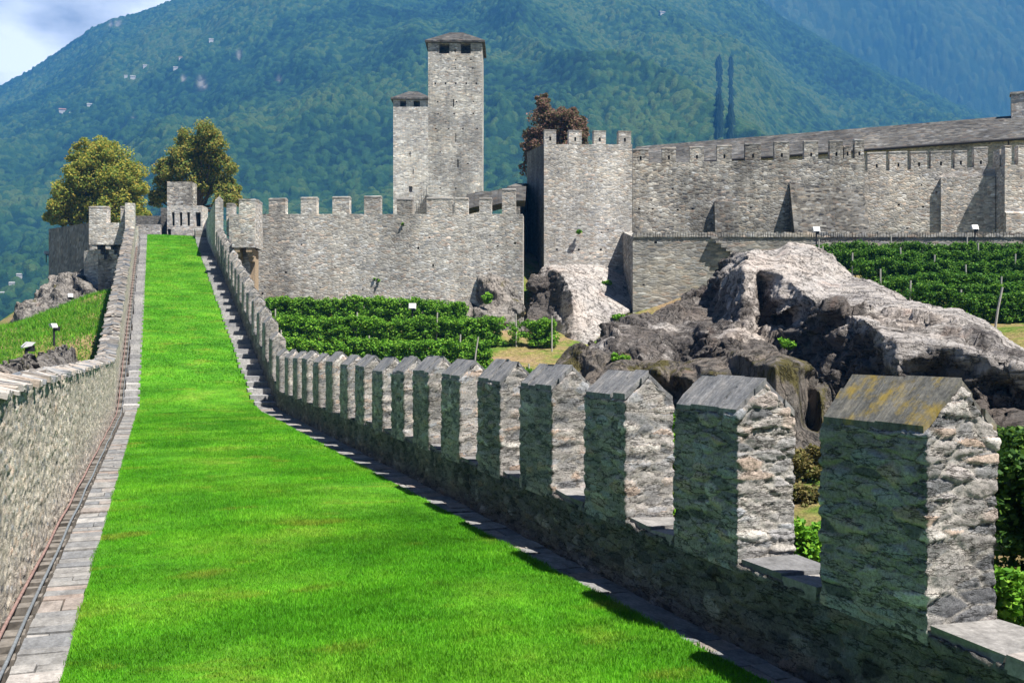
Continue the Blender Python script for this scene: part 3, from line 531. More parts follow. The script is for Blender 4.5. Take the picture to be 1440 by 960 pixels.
# walk core: the fill under lawn and paving
cb = MB(); prev = None
for s in np.linspace(1.0, 92, 92):
    q = [WK(s, -1.3, float(zg(s)) - 0.13), WK(s, 4.3, float(zg(s)) - 0.13), WK(s, 4.3, -7), WK(s, -1.3, -7)]
    if prev: cb.add(prev + q, [[0, 1, 5, 4]])
    prev = q
props(cb.build('ground', M['dark_soil']), kind='structure')
def flight(r0f, r1f, label):
    s = RAMP0 + 0.3; k = 0; x, y, z = WK(s, 0.5 * (r0f(s) + r1f(s)), float(zg(s))); t = thing('stone_stairs', label, 'stairs', (x, y, z), 'stairs up the grass ramp')
    while s < RAMP1 - 0.4:
        mb = MB(); d = 0.95; zt = float(zg(s + d * 0.95)) - 0.03; j = random.uniform(-0.05, 0.05); mb.wbox(s, s + d + 0.02, float(r0f(s)) + j, float(r1f(s)), zt - 0.42, zt, 0.01, zt - 0.42, zt)
        mk('step', mb.V, mb.F, M['step'], t, attrs={'rid': [random.random()] * 8}); s += d
flight(lambda s: lawn_right(s) - 0.1, lambda s: R_IN + 0.03, 'long flight of worn stone steps on the shaded side of the ramp, under the merlons')
flight(lambda s: -0.93, lambda s: lawn_left(s) + 0.06, 'narrow flight of pale stone steps between lawn and left boundary wall')

# ------------------------------------------------------------------ left boundary wall, gutter, pipes
WL_R = -1.22
def left_top(s): return zg(s) + np.interp(s, [0, 9, 37, 50, 88], [1.91, 1.88, 1.76, 1.80, 1.88])
lw = thing('boundary_wall', 'long pale rubble wall with slab coping along the left edge of the grass walk', 'wall', WK(8, -1.5, -2.3))
S_END = 79.0
def lw_patch(s0, s1, ds, dz):
    n1 = int((s1 - s0) / ds); S0 = lambda u: s0 + (s1 - s0) * u; n2 = int(2.0 / dz)
    inner = patch(lambda u, v: WKn(S0(u), WL_R + 0 * u, zg(S0(u)) - 0.35 + (left_top(S0(u)) - zg(S0(u)) + 0.35) * v), n1, n2)
    top = patch(lambda u, v: WKn(S0(u), WL_R - 0.55 * v, left_top(S0(u))), n1, max(2, int(.55 / dz)))
    outer = patch(lambda u, v: WKn(S0(u), WL_R - 0.55 + 0 * u, left_top(S0(u)) - (left_top(S0(u)) + 7.5) * v), n1, 12)
    return [inner, top, outer]
for a0, a1, ds, dz in ((5.5, 17, 0.024, 0.024), (17, 37, 0.045, 0.035), (37, S_END, 0.09, 0.06)):
    Vv, Fv = weld(lw_patch(a0, a1, ds, dz)); Vv, rid_, e_ = stonework(Vv, Fv, (0.19, 0.068), 0.021); mk('wall_face', Vv, Fv, M['left'], lw, True, {'rid': rid_, 'edge': e_})
cp = MB(); rid_ = []; s = 5.6
while s < S_END:
    d = random.uniform(0.10, 0.26) if s < 40 else random.uniform(0.2, 0.4); zt = float(left_top(s + d / 2)); ro, ri = WL_R - 0.60 + random.uniform(-.06, .04), WL_R + 0.03 + random.uniform(-.04, .03); rm = (ro + ri) / 2 + random.uniform(-.1, .1); tk = random.uniform(.04, .07)
    tw = random.uniform(-.07, .07); pk = random.uniform(.03, .07); up = random.uniform(-.03, .05)
    for (ra, rb, za, zb) in ((ri, rm, up * 0.5 - 0.02, pk), (rm, ro, pk, up * 0.3 - 0.03)):
        j = lambda q: random.uniform(-q, q)
        s_a, s_b = s + 0.008, s + d - 0.008
        b_ = [WK(s_a, ra, zt + za), WK(s_a + tw, rb, zt + zb), WK(s_b + tw, rb, zt + zb), WK(s_b, ra, zt + za)]; t_ = [(p_[0] + j(.012), p_[1] + j(.012), p_[2] + tk + j(.015)) for p_ in b_]
        if rb > ra: b_, t_ = b_[::-1], t_[::-1]
        cp.hexa(b_, t_); rid_ += [random.random()] * 8
    s += d
mk('coping', cp.V, cp.F, M['coping'], lw, attrs={'rid': rid_})
gt = thing('drain_channel', 'dark drain channel with stone cross pieces at the foot of the left wall', 'drain', WK(8, -1.1, -2.4))
gf = MB(); pv = None
for s in np.linspace(5, 87.5, 150):
    q = [WK(s, WL_R + 0.02, float(zg(s)) - 0.11), WK(s, -0.955, float(zg(s)) - 0.11)]
    if pv: gf.add([pv[0], pv[1], q[1], q[0]], [[0, 1, 2, 3]])
    pv = q
gf.build('channel_floor', M['dark_soil'], gt)
gc = MB(); s = 6.0
while s < 87:
    d = random.uniform(0.10, 0.2) if s < RAMP0 else 0.42; z_ = float(zg(s)); tl = random.uniform(-.03, .01)
    gc.wbox(s, s + d, WL_R + 0.02, -0.985, z_ - 0.12, z_ - 0.035 + tl, 0.012, float(zg(s + d)) - 0.12, float(zg(s + d)) - 0.035 + tl); s += d + (random.uniform(0.08, 0.26) if s < RAMP0 else 0.5)
props(gc.build('cross_stones', M['channel'], gt), kind='stuff')
for r_, mt, nm in ((-1.14, 'rust_pipe', 'rusty reddish conduit nearest the left wall, above the drain channel'), (-1.005, 'grey_pipe', 'grey conduit along the paving edge of the drain channel')):
    tb = MB(); tb.tube([WK(s, r_ + 0.006 * math.sin(s * 1.7), float(zg(s)) + 0.012 + 0.006 * math.sin(s * 2.3)) for s in np.linspace(5.5, 87, 190)], 0.015, 7); props(tb.build('conduit_pipe', M[mt], None, True), nm, 'pipe')

# ------------------------------------------------------------------ right parapet with merlons
EDGES = [1305, 1038, 880, 776.7, 703.5, 646.7, 603, 568, 538, 512, 489, 467.7, 448, 431.7, 418.2, 405.5, 392.8, 382.5, 373, 364.7, 356.9, 349.4, 342.8, 336.6, 331.6, 326.9, 322.2, 318]
S_M = [s_of_px(x) for x in EDGES]
while S_M[-1] < 72: S_M.append(S_M[-1] + 2.35)
pp = thing('parapet_wall', 'dark crenellated parapet with gabled merlons along the right edge of the grass walk', 'wall', WK(5, 4.45, -2.3))
def sill_z(s): return zg(s) + np.interp(s, [0, 6, 36, 40, 90], [0.66, 0.62, 0.67, 0.95, 0.95])
def pp_patch(s0, s1, ds, dz):
    n1 = int((s1 - s0) / ds); S0 = lambda u: s0 + (s1 - s0) * u
    return [patch(lambda u, v: WKn(S0(u), R_IN + 0 * u, sill_z(S0(u)) - (sill_z(S0(u)) - zg(S0(u)) + 0.3) * (1 - v)), n1, int(1.0 / dz))[0:2],
            patch(lambda u, v: WKn(S0(u), R_IN + 0.52 * v, sill_z(S0(u))), n1, max(3, int(.52 / dz))),
            patch(lambda u, v: WKn(S0(u), R_IN + 0.52 + 0 * u, sill_z(S0(u)) - 5.0 * v), n1, 24)]
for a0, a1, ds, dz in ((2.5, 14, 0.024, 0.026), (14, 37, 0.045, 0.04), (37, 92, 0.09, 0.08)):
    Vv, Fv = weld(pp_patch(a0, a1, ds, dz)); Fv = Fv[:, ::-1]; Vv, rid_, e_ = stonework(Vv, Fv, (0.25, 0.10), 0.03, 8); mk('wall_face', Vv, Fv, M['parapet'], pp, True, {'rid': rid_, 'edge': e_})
def merlon(k, s0):
    near = k < 6; flat = s0 < 36.8; Ls = (1.0 if flat else 1.12) * (random.uniform(.92, 1.05) if k > 1 else 0.98); s1 = s0 + Ls; c0 = 0.5 * (s0 + s1); zs = float(sill_z(c0)); ra, rb = R_IN - 0.006, R_IN + 0.51; rm = 0.5 * (ra + rb)
    ze = zs + (1.14 if flat else 1.12) + random.uniform(-.045, .045); gb = 0.25 + random.uniform(-.03, .03); zb = zs - 0.05 if flat else zs - 0.32
    res = 0.013 if k < 2 else 0.026 if k < 5 else 0.04 if k < 10 else 0.08
    zt = lambda r: ze + gb * (1 - np.abs(2 * (r - ra) / (rb - ra) - 1)); nh, nl, nt_ = int(1.3 / res), max(4, int(Ls / res)), 2 * max(3, int(.26 / res))
    lerp = lambda a, c_, u: a + (c_ - a) * u
    ps = [patch(lambda u, v: WKn(s0 + 0 * u, lerp(ra, rb, u), zb + (zt(lerp(ra, rb, u)) - zb) * v), nt_, nh), patch(lambda u, v: WKn(s1 + 0 * u, lerp(rb, ra, u), zb + (zt(lerp(rb, ra, u)) - zb) * v), nt_, nh),
          patch(lambda u, v: WKn(lerp(s1, s0, u), ra + 0 * u, lerp(zb, ze, v)), nl, nh), patch(lambda u, v: WKn(lerp(s0, s1, u), rb + 0 * u, lerp(zb, ze, v)), nl, nh),
          patch(lambda u, v: WKn(lerp(s1, s0, u), lerp(ra, rm, v), zt(lerp(ra, rm, v))), nl, nt_ // 2), patch(lambda u, v: WKn(lerp(s1, s0, u), lerp(rm, rb, v), zt(lerp(rm, rb, v))), nl, nt_ // 2)]
    Vv, Fv = weld(ps); V0 = Vv.copy(); Vv, rid_, e_ = stonework(Vv, Fv, (0.25, 0.082), 0.024 if k < 4 else 0.028, 12)
    wb_ = np.clip((V0[:, 2] - zb) / 0.16, 0, 1)[:, None]; Vv = V0 + (Vv - V0) * wb_
    mo = mk('merlon', Vv, Fv, M['merlon'], pp, True, {'rid': rid_, 'edge': e_})
    cm = MB(); ov = 0.012                                   # slabs on both slopes
    cuts = [s0 + 0.012] + sorted(random.uniform(s0 + .15, s1 - .15) for _ in range(2 if k else 1)) + [s1 - 0.012]
    for side in (-1, 1):
        for a_, b_ in zip(cuts[:-1], cuts[1:]):
            e0 = ra + 0.005 if side < 0 else rb - 0.005; dz_ = random.uniform(-.016, .018); th = random.uniform(.035, .065); zl = ze + 0.004 + dz_; zh = ze + gb + 0.004 + dz_
            jj = lambda: random.uniform(-.022, .022)
            N1 = 3
            for q in range(N1):
                t0, t1 = q / N1, (q + 1) / N1; sa_, sb_ = a_ + 0.003, b_ - 0.003
                f = lambda t: (e0 + (rm - e0) * t, zl + (zh - zl) * t)
                (r0, z0), (r1, z1) = f(t0), f(t1)
                bq = [WK(sa_ + jj(), r0, z0), WK(sb_ + jj(), r0, z0), WK(sb_ + jj(), r1, z1), WK(sa_ + jj(), r1, z1)]; tq = [(p_[0], p_[1], p_[2] + th) for p_ in bq]
                if side > 0: bq, tq = bq[::-1], tq[::-1]
                cm.hexa([(p_[0], p_[1], p_[2]) for p_ in bq][::-1], tq[::-1])
    cm.build('cap', M['slate_lichen'] if k == 0 else M['slate'], mo)
    return mo
for k, s0 in enumerate(S_M): merlon(k, s0)
for k in range(10):                                          # flat slabs in the nearer crenels
    a = (S_M[k - 1] + 1.02) if k > 0 else None
    if k == 0: a0_, a1_ = 3.4, S_M[0] - 0.01
    else: a0_, a1_ = S_M[k - 1] + 1.04, S_M[k] - 0.015
    sm = MB(); z_ = float(sill_z(a0_)); md_ = a0_ + (a1_ - a0_) * random.uniform(.35, .65); sm.wbox(a0_, md_ - .008, R_IN + 0.012, R_IN + 0.50, z_ - 0.05, z_ + 0.035, 0.02); sm.wbox(md_ + .008, a1_, R_IN + 0.02, R_IN + 0.49, z_ - 0.05, z_ + 0.05, 0.02); mk('sill', sm.V, sm.F, M['sill'], pp, attrs={'rid': [random.random()] * 8 + [random.random()] * 8})

# ------------------------------------------------------------------ generic far walls
def wall(name, A, B_, z0, z1, th, mat, parent, holes=(), z1b=None, batter=0.0):
    """A, B_ = (X, Y) ends of the visible face, left to right; holes = (u0, u1, z0, z1, depth) in metres along the face"""
    A = np.array(A, float); Bv = np.array(B_, float); Ln = np.linalg.norm(Bv - A); d = (Bv - A) / Ln; nb = np.array([-d[1], d[0]])     # nb points away from the camera
    z1b = z1 if z1b is None else z1b; mb = MB()
    def pt(u, z, back=0.0):
        q = A + d * u + nb * (back - batter * (1 - (z - z0) / (z1 - z0))); return (q[0], q[1], z)
    us = sorted({0.0, Ln, *[h[0] for h in holes], *[h[1] for h in holes]}); zs = sorted({z0, z1, *[h[2] for h in holes], *[h[3] for h in holes]})
    top = lambda u, z: z if z < z1 - 1e-6 else z1 + (z1b - z1) * u / Ln
    for ua, ub in zip(us[:-1], us[1:]):
        for za, zb in zip(zs[:-1], zs[1:]):
            um, zm = (ua + ub) / 2, (za + zb) / 2; h = next((h for h in holes if h[0] < um < h[1] and h[2] < zm < h[3]), None)
            if h is None: mb.add([pt(ua, za), pt(ub, za), pt(ub, top(ub, zb)), pt(ua, top(ua, zb))], [[0, 1, 2, 3]])
    for h in holes:
        f = [pt(h[0], h[2]), pt(h[1], h[2]), pt(h[1], h[3]), pt(h[0], h[3])]; g = [pt(h[0], h[2], h[4]), pt(h[1], h[2], h[4]), pt(h[1], h[3], h[4]), pt(h[0], h[3], h[4])]
        mb.add(f + g, [[0, 4, 5, 1], [1, 5, 6, 2], [2, 6, 7, 3], [3, 7, 4, 0], [4, 7, 6, 5]])
    P = [pt(0, z0), pt(Ln, z0), pt(Ln, z1b), pt(0, z1)]; Q = [(*(A + nb * th), z0), (*(Bv + nb * th), z0), (*(Bv + nb * th), z1b), (*(A + nb * th), z1)]
    mb.add(P + Q, [[1, 5, 6, 2], [4, 0, 3, 7], [3, 2, 6, 7], [5, 4, 7, 6]])
    return mb.build(name, mat, parent)
def at_px(A, B_, px):                                                   # distance along a wall face at which a picture column meets it
    u = (px - 720) / F_PX; A = np.array(A, float); d = np.array(B_, float) - A; Ln = np.linalg.norm(d); t = (u * A[1] - A[0]) / (d[0] - u * d[1]); return t * Ln
def pxxy(px, Y): return ((px - 720) / F_PX * Y, Y)
def zpx(py, Y): return (480 - py) / F_PX * Y
def slit_holes(A, B_, spots):
    out_ = []
    for px, py, w, h_, *dp in spots:
        u = at_px(A, B_, px); A_ = np.array(A); d = (np.array(B_) - A_) / np.linalg.norm(np.array(B_) - A_); Y = (A_ + d * u)[1]; k = Y / F_PX; out_.append((u - w * k / 2, u + w * k / 2, zpx(py, Y) - h_ * k / 2, zpx(py, Y) + h_ * k / 2, dp[0] if dp else 0.6))
    return out_
def far_merlons(parent, A, B_, spans, zsill, ztops, th, mat, cap=True, slot=False):
    A_ = np.array(A, float); d = (np.array(B_, float) - A_); d /= np.linalg.norm(d); nb = np.array([-d[1], d[0]])
    for k, (p0, p1) in enumerate(spans):
        u0, u1 = at_px(A, B_, p0), at_px(A, B_, p1); zt = ztops[k] if isinstance(ztops, (list, tuple)) else ztops; zs = zsill(u0) if callable(zsill) else zsill
        a, b_ = A_ + d * u0, A_ + d * u1; hs = []
        if slot: um = (u1 - u0) / 2; hs = [(um - .07, um + .07, zs + .22, zs + .5, .4)]
        a2, b2 = a - nb * 0.004, b_ - nb * 0.004
        mo = wall('merlon', a2, b2, zs - 0.06, zt, th, mat, parent, hs, zt + random.uniform(-.05, .05))
        if cap:
            cm = MB(); o = 0.015; q = [a2 - d * o - nb * o, b2 + d * o - nb * o, b2 + d * o + nb * (th + o), a2 - d * o + nb * (th + o)]; mid = nb * (th / 2 + o)
            zc = zt + 0.04; V_ = [(*p_, zc - .09) for p_ in q] + [(*p_, zc) for p_ in q] + [(*(q[0] + mid), zc + .08), (*(q[1] + mid), zc + .08)]
            cm.add(V_, [[3, 2, 1, 0], [0, 1, 5, 4], [2, 3, 7, 6], [4, 5, 9, 8], [6, 7, 8, 9], [1, 2, 6, 9, 5], [3, 0, 4, 8, 7]]); cm.build('cap', M['cap'], mo)

# curtain wall over the left vineyard
A0, A1 = pxxy(322, 63.2), pxxy(735, 62.0)
cw = thing('curtain_wall', 'pale crenellated curtain wall above the left vineyard rows', 'wall', (A0[0], A0[1], 1.0))
put = [(588, 349, 3, 3), (402, 383, 4, 2.5), (609, 373, 2.5, 4), (450, 404, 2, 2), (488, 418, 2.5, 2), (510, 407, 2.5, 2), (564, 419, 2.5, 2), (700, 346, 3, 2), (724, 342, 3.5, 2.5), (688, 379, 2, 2), (604, 334, 3, 2), (424, 344, 2, 2), (689, 331, 2, 2), (369, 413, 3, 2.5)]
wall('wall_face', A0, A1, 0.0, zpx(301, 63.2), 1.4, M['wall_a'], cw, slit_holes(A0, A1, put), zpx(301, 62.0))
far_merlons(cw, A0, A1, [(378, 401), (423, 445), (467.5, 491), (512, 535), (558, 580), (600, 636), (640, 658), (674, 691), (706, 725)], zpx(301, 62.6), [zpx(y, 62.6) for y in (279, 278, 277.5, 277, 281, 280, 281, 281.5, 269)], 0.6, M['wall_a'])

# block of the castle with four merlons, right of the curtain wall
B0, B1 = pxxy(765, 70), pxxy(889, 70.5)
bk = thing('keep_block', 'tall pale square castle block with four merlons beside the copper tree', 'castle block', (*B0, 4))
wall('wall_face', B0, B1, 2.0, zpx(203, 70), 1.2, M['wall_b'], bk, slit_holes(B0, B1, [(783, 351, 3, 3), (814, 351, 3, 3), (845, 351, 3, 3), (846, 327, 2, 2), (855, 323, 2, 2)]), zpx(203, 70.5))
far_merlons(bk, B0, B1, [(765.5, 782), (800, 818), (835, 852), (870, 887.5)], zpx(203, 70.2), zpx(184, 70.2), 0.7, M['wall_b'], slot=True)
BS = pxxy(741, 80.0)
wall('side_wall', BS, (B0[0] + .0, B0[1] + .01), 0.0, zpx(214, 80), 1.0, M['old'], bk, (), zpx(203, 70))  # side turned from the sun: its shade is painted in with darker stone
lk = thing('link_wall', 'shaded lower wall between the curtain wall and the tall castle block', 'wall', (A1[0], 64, 3))
wall('wall_face', pxxy(731, 71), pxxy(742, 79.9), 0.0, zpx(262, 71), 0.9, M['old'], lk, (), zpx(258, 80))  # dark stone here also carries the shade of this left-facing wall

# terrace wall, upper curtain walls, corner tower
Fa, Fb = pxxy(890, 64), pxxy(1500, 63)
tw = thing('terrace_wall', 'long low terrace wall with upright coping stones above the rock and right vineyard', 'wall', (*Fa, 4))
wall('wall_face', Fa, Fb, 0.0, zpx(333, 64), 0.7, M['terrace'], tw, slit_holes(Fa, Fb, [(922, 341, 4, 3), (905, 400, 3, 2)]), zpx(334, 63))
wall('return_wall', pxxy(875.5, 70.4), (Fa[0], Fa[1] + 0.02), 0.0, zpx(325, 70), 0.6, M['terrace'], tw, (), zpx(333, 64))
cs_ = MB(); dF = (np.array(Fb) - np.array(Fa)); LF = np.linalg.norm(dF); dF /= LF; u = 0.0; k = 0; ang_F = math.atan2(dF[1], dF[0]); Vc = []
while u < LF:
    d = random.uniform(.12, .22); q = np.array(Fa) + dF * (u + d / 2) + np.array([-dF[1], dF[0]]) * 0.3; cs_.box((*q, zpx(333.4, 64 - u / LF)), d - 0.035, 0.76, random.uniform(.22, .34), ang_F, 0.012); u += d
props(cs_.build('coping', M['cap'], tw), kind='stuff')
for k, (px, py) in enumerate(((1003, 337), (1010, 343), (1017, 349), (1024, 354), (1030, 358))):
    uu = at_px(Fa, Fb, px); q = np.array(Fa) + dF * uu - np.array([-dF[1], dF[0]]) * 0.22; sb = MB(); sb.box((*q, zpx(py, 63.8)), 0.42, 0.46, 0.13, ang_F, 0.01); sb.build('step', M['terrace'], tw)
C0, C1 = pxxy(889.5, 71.9), pxxy(1216, 70.4)
cu = thing('curtain_wall', 'grey crenellated upper wall with dark sloping buttress above the rock outcrop', 'wall', (*C0, 6))
sC = lambda u: zpx(230, 72) + (zpx(222.5, 70.4) - zpx(230, 72)) * u / 24.0
wall('wall_face', C0, C1, 5.0, sC(0), 1.3, M['wall_c'], cu, slit_holes(C0, C1, [(899, 294, 3, 2), (918, 293.5, 3, 2), (953, 295, 3, 2.5), (974, 294, 3, 2.5), (1056, 292, 3, 2), (946, 265, 3, 2)]), sC(24.0))
far_merlons(cu, C0, C1, [(890, 912), (931, 950.5), (970, 990), (1008.5, 1029), (1048, 1070), (1089, 1110), (1131, 1150.5), (1167, 1185.5), (1187, 1197), (1202, 1215)], sC, [zpx(y, 71.2) for y in (208, 207, 206, 205, 203, 201, 201, 201, 209, 200)], 0.6, M['wall_c'], slot=True)
def wedge(name, p0, p1, yt0, yt1, yb, proj, mat, parent, t0=0.06):
    """battered buttress: from thin at the top to proj metres deep at its foot"""
    A_, B__ = np.array(C0), np.array(C1); d = (B__ - A_) / np.linalg.norm(B__ - A_); nf = -np.array([-d[1], d[0]]); a = A_ + d * at_px(C0, C1, p0); b_ = A_ + d * at_px(C0, C1, p1)
    zt0, zt1, zb = zpx(yt0, a[1]), zpx(yt1, b_[1]), zpx(yb, a[1]); mb = MB()
    mb.hexa([(*(a + nf * proj), zb), (*(b_ + nf * proj), zb), (*(b_ - nf * .2), zb), (*(a - nf * .2), zb)], [(*(a + nf * t0), zt0), (*(b_ + nf * t0), zt1), (*(b_ - nf * .2), zt1), (*(a - nf * .2), zt0)]); return mb.build(name, mat, parent)
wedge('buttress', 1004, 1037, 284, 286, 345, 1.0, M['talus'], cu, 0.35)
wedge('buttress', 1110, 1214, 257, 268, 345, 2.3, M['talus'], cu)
D0, D1 = pxxy(1215.5, 72.4), pxxy(1402, 70.6)
dw = thing('curtain_wall', 'warm pale wall with narrow crenels between the buttress and the corner tower', 'wall', (*D0, 6))
zD = zpx(238, 71.6)
wall('wall_face', D0, D1, 5.0, zD, 1.3, M['wall_d'], dw, slit_holes(D0, D1, [(1264, 288, 3, 3), (1298, 291, 3, 2.5), (1276, 321, 3, 2.5), (1317, 270, 3, 2), (1296, 260, 2, 2)]))
far_merlons(dw, D0, D1, [(1220, 1246), (1251, 1276), (1281, 1304), (1309, 1337.5), (1342.5, 1360), (1370, 1389)], zD, [zpx(y, 71.6) for y in (213, 213, 214, 214.5, 215, 211)], 0.62, M['wall_d'], slot=True)
pa, pb = np.array(D0), np.array(D1); dd = (pb - pa) / np.linalg.norm(pb - pa); nf = -np.array([-dd[1], dd[0]]); q0, q1 = pa + dd * at_px(D0, D1, 1322), pa + dd * at_px(D0, D1, 1398)
wall('pilaster', q0 + nf * 0.32, q1 + nf * 0.32, 5.0, zpx(249, 71), 0.35, M['wall_d'], dw)
E0, E1 = pxxy(1413, 69.0), pxxy(1500, 68.8)
et = thing('corner_tower', 'square corner tower casting a dark shadow at the right end of the upper wall', 'tower', (*E0, 6))
wall('wall_face', E0, E1, 4.5, zpx(232, 69.0), 4.0, M['wall_d'], et)
far_merlons(et, E0, E1, [(1413.5, 1422.5), (1432, 1460), (1470, 1499)], zpx(232, 69.0), zpx(206, 69.0), 0.6, M['wall_d'])
sm_ = wall('merlon', (E0[0] + 0.004, E0[1] + 1.7), (E0[0] + 0.002, E0[1] + .75), zpx(232, 69.0) - .05, zpx(207, 69.0), 0.6, M['wall_d'], et)
wedge_ = MB(); wedge_.hexa([(E0[0] - .02, E0[1] - .25, 4), (E1[0], E1[1] - .25, 4), (E1[0], E1[1] + .1, 4), (E0[0] - .02, E0[1] + .1, 4)], [(E0[0] - .02, E0[1] - .22, zpx(300, 69.0)), (E1[0], E1[1] - .22, zpx(300, 69.0)), (E1[0], E1[1] + .1, zpx(296, 69.0)), (E0[0] - .02, E0[1] + .1, zpx(296, 69.0))]); wedge_.build('plinth', M['wall_d'], et)

# long roofed range behind
G0, G1 = pxxy(885, 101), pxxy(1560, 84)
lb = thing('long_building', 'long castle range with a grey stone roof behind the upper walls', 'building', (*G0, 8))
zE = zpx(228, 97.5); wall('wall', G0, G1, 6.0, zE, 5.0, M['wall_b'], lb)
gd = np.array(G1) - np.array(G0); gl = np.linalg.norm(gd); gd /= gl; gn = np.array([-gd[1], gd[0]]); rf = MB(); o = 0.5; a, b_ = np.array(G0) - gd * 0.5, np.array(G1) + gd * 0.5; zr = zE + 2.75
ff = lambda p_, off, z: (*(p_ + gn * off), z)
rf.add([ff(a, -o, zE - .1), ff(b_, -o, zE - .1), ff(b_, 4.2, zr), ff(a, 4.2, zr), ff(a, 9, zE - .1), ff(b_, 9, zE - .1), ff(a, -o, zE + .12), ff(b_, -o, zE + .12), ff(b_, 4.2, zr + .25), ff(a, 4.2, zr + .25), ff(a, 9, zE + .12), ff(b_, 9, zE + .12)],
       [[6, 7, 8, 9], [9, 8, 11, 10], [0, 6, 9, 10, 4, 3], [1, 2, 5, 11, 8, 7], [0, 1, 7, 6], [4, 10, 11, 5], [1, 0, 3, 2], [2, 3, 4, 5]])
rf_o = rf.build('roof', M['roof'], lb); gu = MB(); gu.tube([ff(a, -o - .08, zE - .02), ff(b_, -o - .08, zE - .02)], 0.12, 8); gu.build('gutter', M['eave'], lb)
dp_ = MB(); u_ = at_px(G0, G1, 1418); q = np.array(G0) + gd * u_; dp_.tube([ff(q, -o - .05, zE - .1), ff(q, -.1, zE - .6), ff(q, -.1, 9)], .07, 8); dp_.build('downpipe', M['eave'], lb)
u_ = at_px(G0, G1, 1439); q = np.array(G0) + gd * u_ + gn * 4.2; ch = MB(); ch.box((*q, zr - .6), 1.5, 1.2, 2.7, math.atan2(gd[1], gd[0])); ch.box((*q, zr + 2.1), 1.7, 1.4, .15, math.atan2(gd[1], gd[0])); ch.build('chimney', M['wall_d'], rf_o)
hh = random.Random(3)

# ------------------------------------------------------------------ two towers
def tower(label, pl, pr, Y, y_eave, y_peak, opens, y_o0, y_o1, holes, mat, side, loc_z=5.0, lean=0.0):
    A, B_ = pxxy(pl, Y), pxxy(pr, Y); w = B_[0] - A[0]; t = thing('castle_tower', label, 'tower', (A[0] + w / 2, Y, loc_z), 'castle towers')
    hs = slit_holes(A, B_, holes); ze = zpx(y_eave, Y); zo0, zo1 = zpx(y_o1, Y), zpx(y_o0, Y)
    for p0, p1 in opens: hs.append((at_px(A, B_, p0), at_px(A, B_, p1), zo0, min(zo1, ze - 0.06), 2.6))
    wall('shaft', A, B_, loc_z, ze, w * 0.95, mat, t, hs, None, lean)
    dk = MB()
    ov = 0.35; zp = zpx(y_peak, Y + w / 2); x0, x1, y0, y1 = A[0] - ov, B_[0] + ov, Y - ov, Y + w * .95 + ov; cx, cy = (x0 + x1) / 2, (y0 + y1) / 2; k = w * 0.12
    rb = MB(); rb.add([(x0, y0, ze + .02), (x1, y0, ze + .02), (x1, y1, ze + .02), (x0, y1, ze + .02), (x0, y0, ze + .25), (x1, y0, ze + .25), (x1, y1, ze + .25), (x0, y1, ze + .25), (cx - k, cy, zp), (cx + k, cy, zp)],
                      [[3, 2, 1, 0], [0, 1, 5, 4], [1, 2, 6, 5], [2, 3, 7, 6], [3, 0, 4, 7], [4, 5, 9, 8], [6, 7, 8, 9], [5, 6, 9], [7, 4, 8]]); rb.build('roof', M['roof'], t)
    return t
bh = [(p_, 117.5, 2.2, 3.0) for p_ in (612, 626.6, 641, 655.7, 669.7)] + [(615.5, 143, 2, 2), (642, 143, 2, 2), (665.6, 143, 2, 2), (616, 160, 2, 2), (638.5, 160, 2, 2), (665.6, 160, 2, 2)] + [(p_, 181, 2.2, 2) for p_ in (613, 631, 651, 671)] + [(637.7, 145, 1.6, 11), (641, 193.5, 1.3, 12), (644, 230, 1.8, 11), (658, 230, 2.5, 2), (640, 72, 1.8, 4), (640.5, 96, 2, 1.8), (665, 96, 2, 1.8), (641, 84, 1.8, 2), (662, 84, 2, 2), (619, 214, 2, 1.6), (619, 264.5, 2.5, 2), (641, 265, 2.5, 2)]
tower('tall square grey stone tower, the higher one of the two, with two dark top openings', 602, 678, 120, 60.5, 46.5, [(617.5, 632), (648, 662)], 61, 75.5, bh, M['tower_b'], 1)
tower('slimmer whitish stone tower standing half behind the taller grey one', 553, 604, 150, 140.5, 129, [(562.5, 571), (581.5, 590.5)], 141.5, 150.5, [(576.7, 217, 1.2, 8), (576.7, 216.5, 4, 1.2), (581, 241.5, 1.3, 7), (577.5, 266, 5, 8.5)], M['tower_w'], 1)
# stepped stair parapet at the foot of the towers and the ragged dark roof
sp_ = thing('stair_wall', 'stepped stair wall climbing to the whitish tower', 'wall', PX(585, 300, 112))
mb = MB()
for k in range(6):
    p0 = 581 + k * 3.5; x, y, z = PX(p0, 300, 112); zt = zpx(291 - k * 5.6, 112); mb.hexa([(x, y, 6), (x + .3, y, 6), (x + .3, y + 2.4, 6), (x, y + 2.4, 6)], [(x, y, zt - .9), (x + .3, y, zt - .9), (x + .3, y + 2.4, zt - .9), (x, y + 2.4, zt - .9)])
    m2 = MB(); m2.box((x + .15, y + .3, zt - .92), .17, .5, .95, 0.2); m2.build('merlon', M['tower_b'], sp_)
mb.build('wall_face', M['old'], sp_)
rr_ = thing('ruined_roof', 'dark ragged slate roof behind the right end of the pale curtain wall', 'roof', PX(700, 290, 68))
pts = [(656, 274), (668, 271), (680, 268.5), (690, 269.5), (702, 266.5), (716, 263.5), (728, 262), (740, 262)]; mb = MB()
for (p0, y0), (p1, y1) in zip(pts[:-1], pts[1:]):
    a, b_ = PX(p0, y0, 68.5), PX(p1, y1, 68.5); c_, d_ = PX(p1 - 1, y1 + 20, 67.2), PX(p0 - 1, y0 + 20, 67.2); e_ = random.uniform(-.05, .05)
    mb.hexa([(c_[0], c_[1] + 3, c_[2]), (d_[0], d_[1] + 3, d_[2]), d_, c_], [(b_[0], b_[1] + .3, b_[2]), (a[0], a[1] + .3, a[2] + e_), (a[0], a[1], a[2] + e_), b_])
